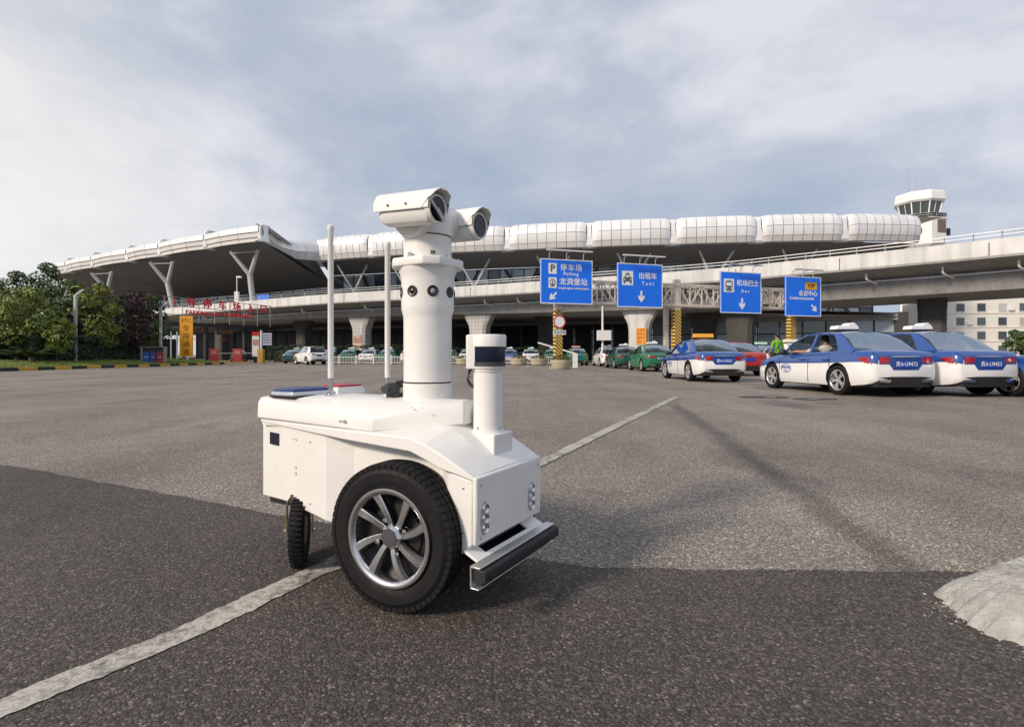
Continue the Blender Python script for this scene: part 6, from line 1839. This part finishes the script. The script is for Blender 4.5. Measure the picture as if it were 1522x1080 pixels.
LED = mat('led_orange', (0.28, 0.12, 0.01), .5, var=.4, vscale=6)
for x in (3.9, 7.6):
    d_ = MB().box((x - 1.1, .22, 3.35), (x + 1.1, .32, 4.0)).build('led_display', BLACKP, gate); text_obj('lettering', '欢迎光临', .5, LED, d_, (x, .21, 3.68), bold=.01)
    text_obj('lettering', '入口', .42, RL, gate, (x - .3, .26, 2.75), bold=.01)
for i, px in enumerate((318, 353)):
    x, y = at(px, 59)
    tm = thing('ticket_machine', ('red ticket machine nearer the orange board', 'red ticket machine nearer the standing poster')[i], 'ticket machine', (x, y, 0), R(25), 'red ticket machines at the parking gate')
    MB().box((-1.2, -.5, 0), (1.2, .5, .16)).build('island', HAZ, tm); MB().box((-.45, -.3, .16), (.45, .3, 1.55)).build('cabinet', mat('machine_red', (0.55, 0.06, 0.06), .5), tm, bevel=.03)
    MB().box((-.28, -.315, .95), (.28, -.302, 1.35)).build('screen', mat('machine_pink', (0.65, 0.25, 0.25), .4), tm); MB().bar((.1, .4, 1.05), (2.2, 1.6, 1.1), .08).build('boom', PAINTW, tm)
x, y = at(380, 60)
sp = thing('standing_poster', 'tall white poster stand with red header by the parking gate', 'poster', (x, y, 0), R(15))
MB().box((-.36, -.08, .7), (.36, .08, 3.45)).build('panel', PAINTW, sp); MB().box((-.36, -.09, 3.0), (.36, -.081, 3.45)).build('header', REDP, sp); MB().box((-.3, -.09, 1.95), (.3, -.081, 2.6)).build('picture', mat('poster_pink', (0.5, 0.25, 0.25), .5), sp)
MB().box((-.2, -.1, 0), (.2, .1, .7)).build('foot', BLACKP, sp)
x, y = at(396, 62)
nb_ = thing('notice_stand', 'white notice board on a pole with a blue base next to the poster stand', 'notice board', (x, y, 0), R(15))
MB().cyl((-.55, 0, 0), (-.55, 0, 3.7), .11, n=10).build('pole', PAINTW, nb_); MB().box((-.45, -.04, 2.0), (.55, .04, 3.4)).build('board', mat('notice_pale', (0.5, 0.5, 0.62), .5), nb_)
for i in range(4): MB().box((-.35, -.048, 3.1 - i*.28), (.42, -.041, 3.2 - i*.28)).build('text_row', SGREY, nb_)
MB().box((-.75, -.2, 0), (-.35, .2, 1.5)).build('base', mat('base_blue', (0.05, 0.06, 0.25), .5), nb_)
x, y = at(388, 57); o = MB().box((-.3, -.25, 0), (.3, .25, 1.5)).build('meter_box', mat('meter_yellow', (0.42, 0.26, 0.05), .6), None, loc=(x, y, 0), bevel=.02); tag(o, 'yellowish control box beside the poster stand', 'box')
x, y = at(352, 82)
cm = thing('camera_mast', 'slim white mast with camera and box on the elevated road', 'camera mast', (x, y, 7.3), 0)
MB().cyl((0, 0, 0), (0, 0, 5.6), .07, n=8).build('pole', PAINTW, cm); MB().box((-.3, -.2, 1.2), (.3, .2, 3.2)).build('cabinet', PAINTW, cm); MB().box((0, -.2, 5.3), (.7, .1, 5.55)).build('camera', PAINTW, cm)
x, y = at(391, 79); o = MB().box((-.9, -.05, 0), (.9, .05, 1.1)).build('blue_board', SBLUE, None, loc=(x, y, 8.6)); tag(o, 'small blue board on the elevated road by the prow column', 'sign')
# red gate number under the canopy
x, y = at(160, 104); gn = thing('gate_number', 'red number ten hanging under the terminal canopy above the trees', 'sign', (x, y, 0), R(-10))
text_obj('lettering', '10', 2.0, RL, gn, (0, 0, 12.3), bold=.03, ext=.05); MB().box((-1.3, .1, 11.2), (1.3, .2, 13.4)).build('backing', BLACKP, gn)
for xx in (-1, 1): MB().bar((xx, .15, 13.4), (xx, .15, 18.3), .06).build('hanger', BLACKP, gn)

# ================================================================== FENCE, PLANTERS, CONE
fp = [Vector((-20.5, 53.4)), Vector((4.3, 49.0))]
fd = (fp[1] - fp[0]).normalized(); fl_ = (fp[1] - fp[0]).length
fence = thing('white_fence', 'long low white railing in front of the parked taxis', 'fence', (fp[0].x, fp[0].y, 0), math.atan2(fd.y, fd.x))
pm = MB().box((-.045, -.045, 0), (.045, .045, .86)).mesh('post', PAINTW); bm_ = MB().box((-.014, -.014, .16), (.014, .014, .72)).mesh('bar', PAINTW)
n = int(fl_ / 1.75)
for k in range(n + 1):
    put('post', pm, fence, (k*fl_/n, 0, 0))
    if k < n:
        for q in range(1, 11): put('bar', bm_, fence, ((k + q/11)*fl_/n, 0, 0))
        for z in (.14, .70): MB().bar((k*fl_/n + .05, 0, z), ((k+1)*fl_/n - .05, 0, z), .04, .05).build('rail', PAINTW, fence)
POT = mat('pot_beige', (0.52, 0.47, 0.33), .8, var=.15, vscale=5); LFLOW = leaf_mat('planter_leaves', (0.03, 0.05, 0.015), (0.12, 0.10, 0.03))
pots = [(690, 47, 'round beige planter in the gap beside the robot mast'), (722, 46.5, 'round beige planter just behind the lidar post'), (771, 46, 'round beige planter nearest the lidar post among the row before the fence'), (801, 45, 'round beige planter between its neighbour and the striped post'), (829, 35.5, 'largest beige planter at the foot of the striped post')]
for i, (px, Y, lb) in enumerate(pots):
    x, y = at(px, Y); p = thing('planter', lb, 'planter', (x, y, 0), 0, 'beige planters before the white fence')
    k = 1.0 if i < 4 else .85
    if i == 4: y -= 0; p.location = (3.0, 32.9, 0)
    MB().lathe([(.001, .0), (.52*k, 0), (.66*k, .12), (.74*k, .45), (.78*k, .50), (.78*k, .58), (.68*k, .58), (.66*k, .50), (.001, .48)], 28).build('pot', POT, p, smooth=35)
    g = MB(); leaf_cloud(g, (0, 0, .62), (.66*k, .66*k, .26), 420, .13, random.Random(90 + i)); g.build('flowers', LFLOW, p, fix=False)
x, y = 4.35, 43.0
cn = thing('traffic_cone', 'orange traffic cone beside the head of the taxi queue', 'traffic cone', (x, y, 0))
CO = mat('cone_orange', (0.72, 0.10, 0.02), .5)
MB().box((-.2, -.2, 0), (.2, .2, .035)).build('base', CO, cn); MB().lathe([(.15, .035), (.03, .72), (.02, .72)], 20).build('cone', CO, cn, smooth=40)
MB().lathe([(.108, .30), (.075, .47)], 20, Matrix.Translation((0, 0, 0)) @ Matrix.Diagonal((1.03, 1.03, 1, 1))).build('reflective_band', SWHITE, cn, smooth=40)
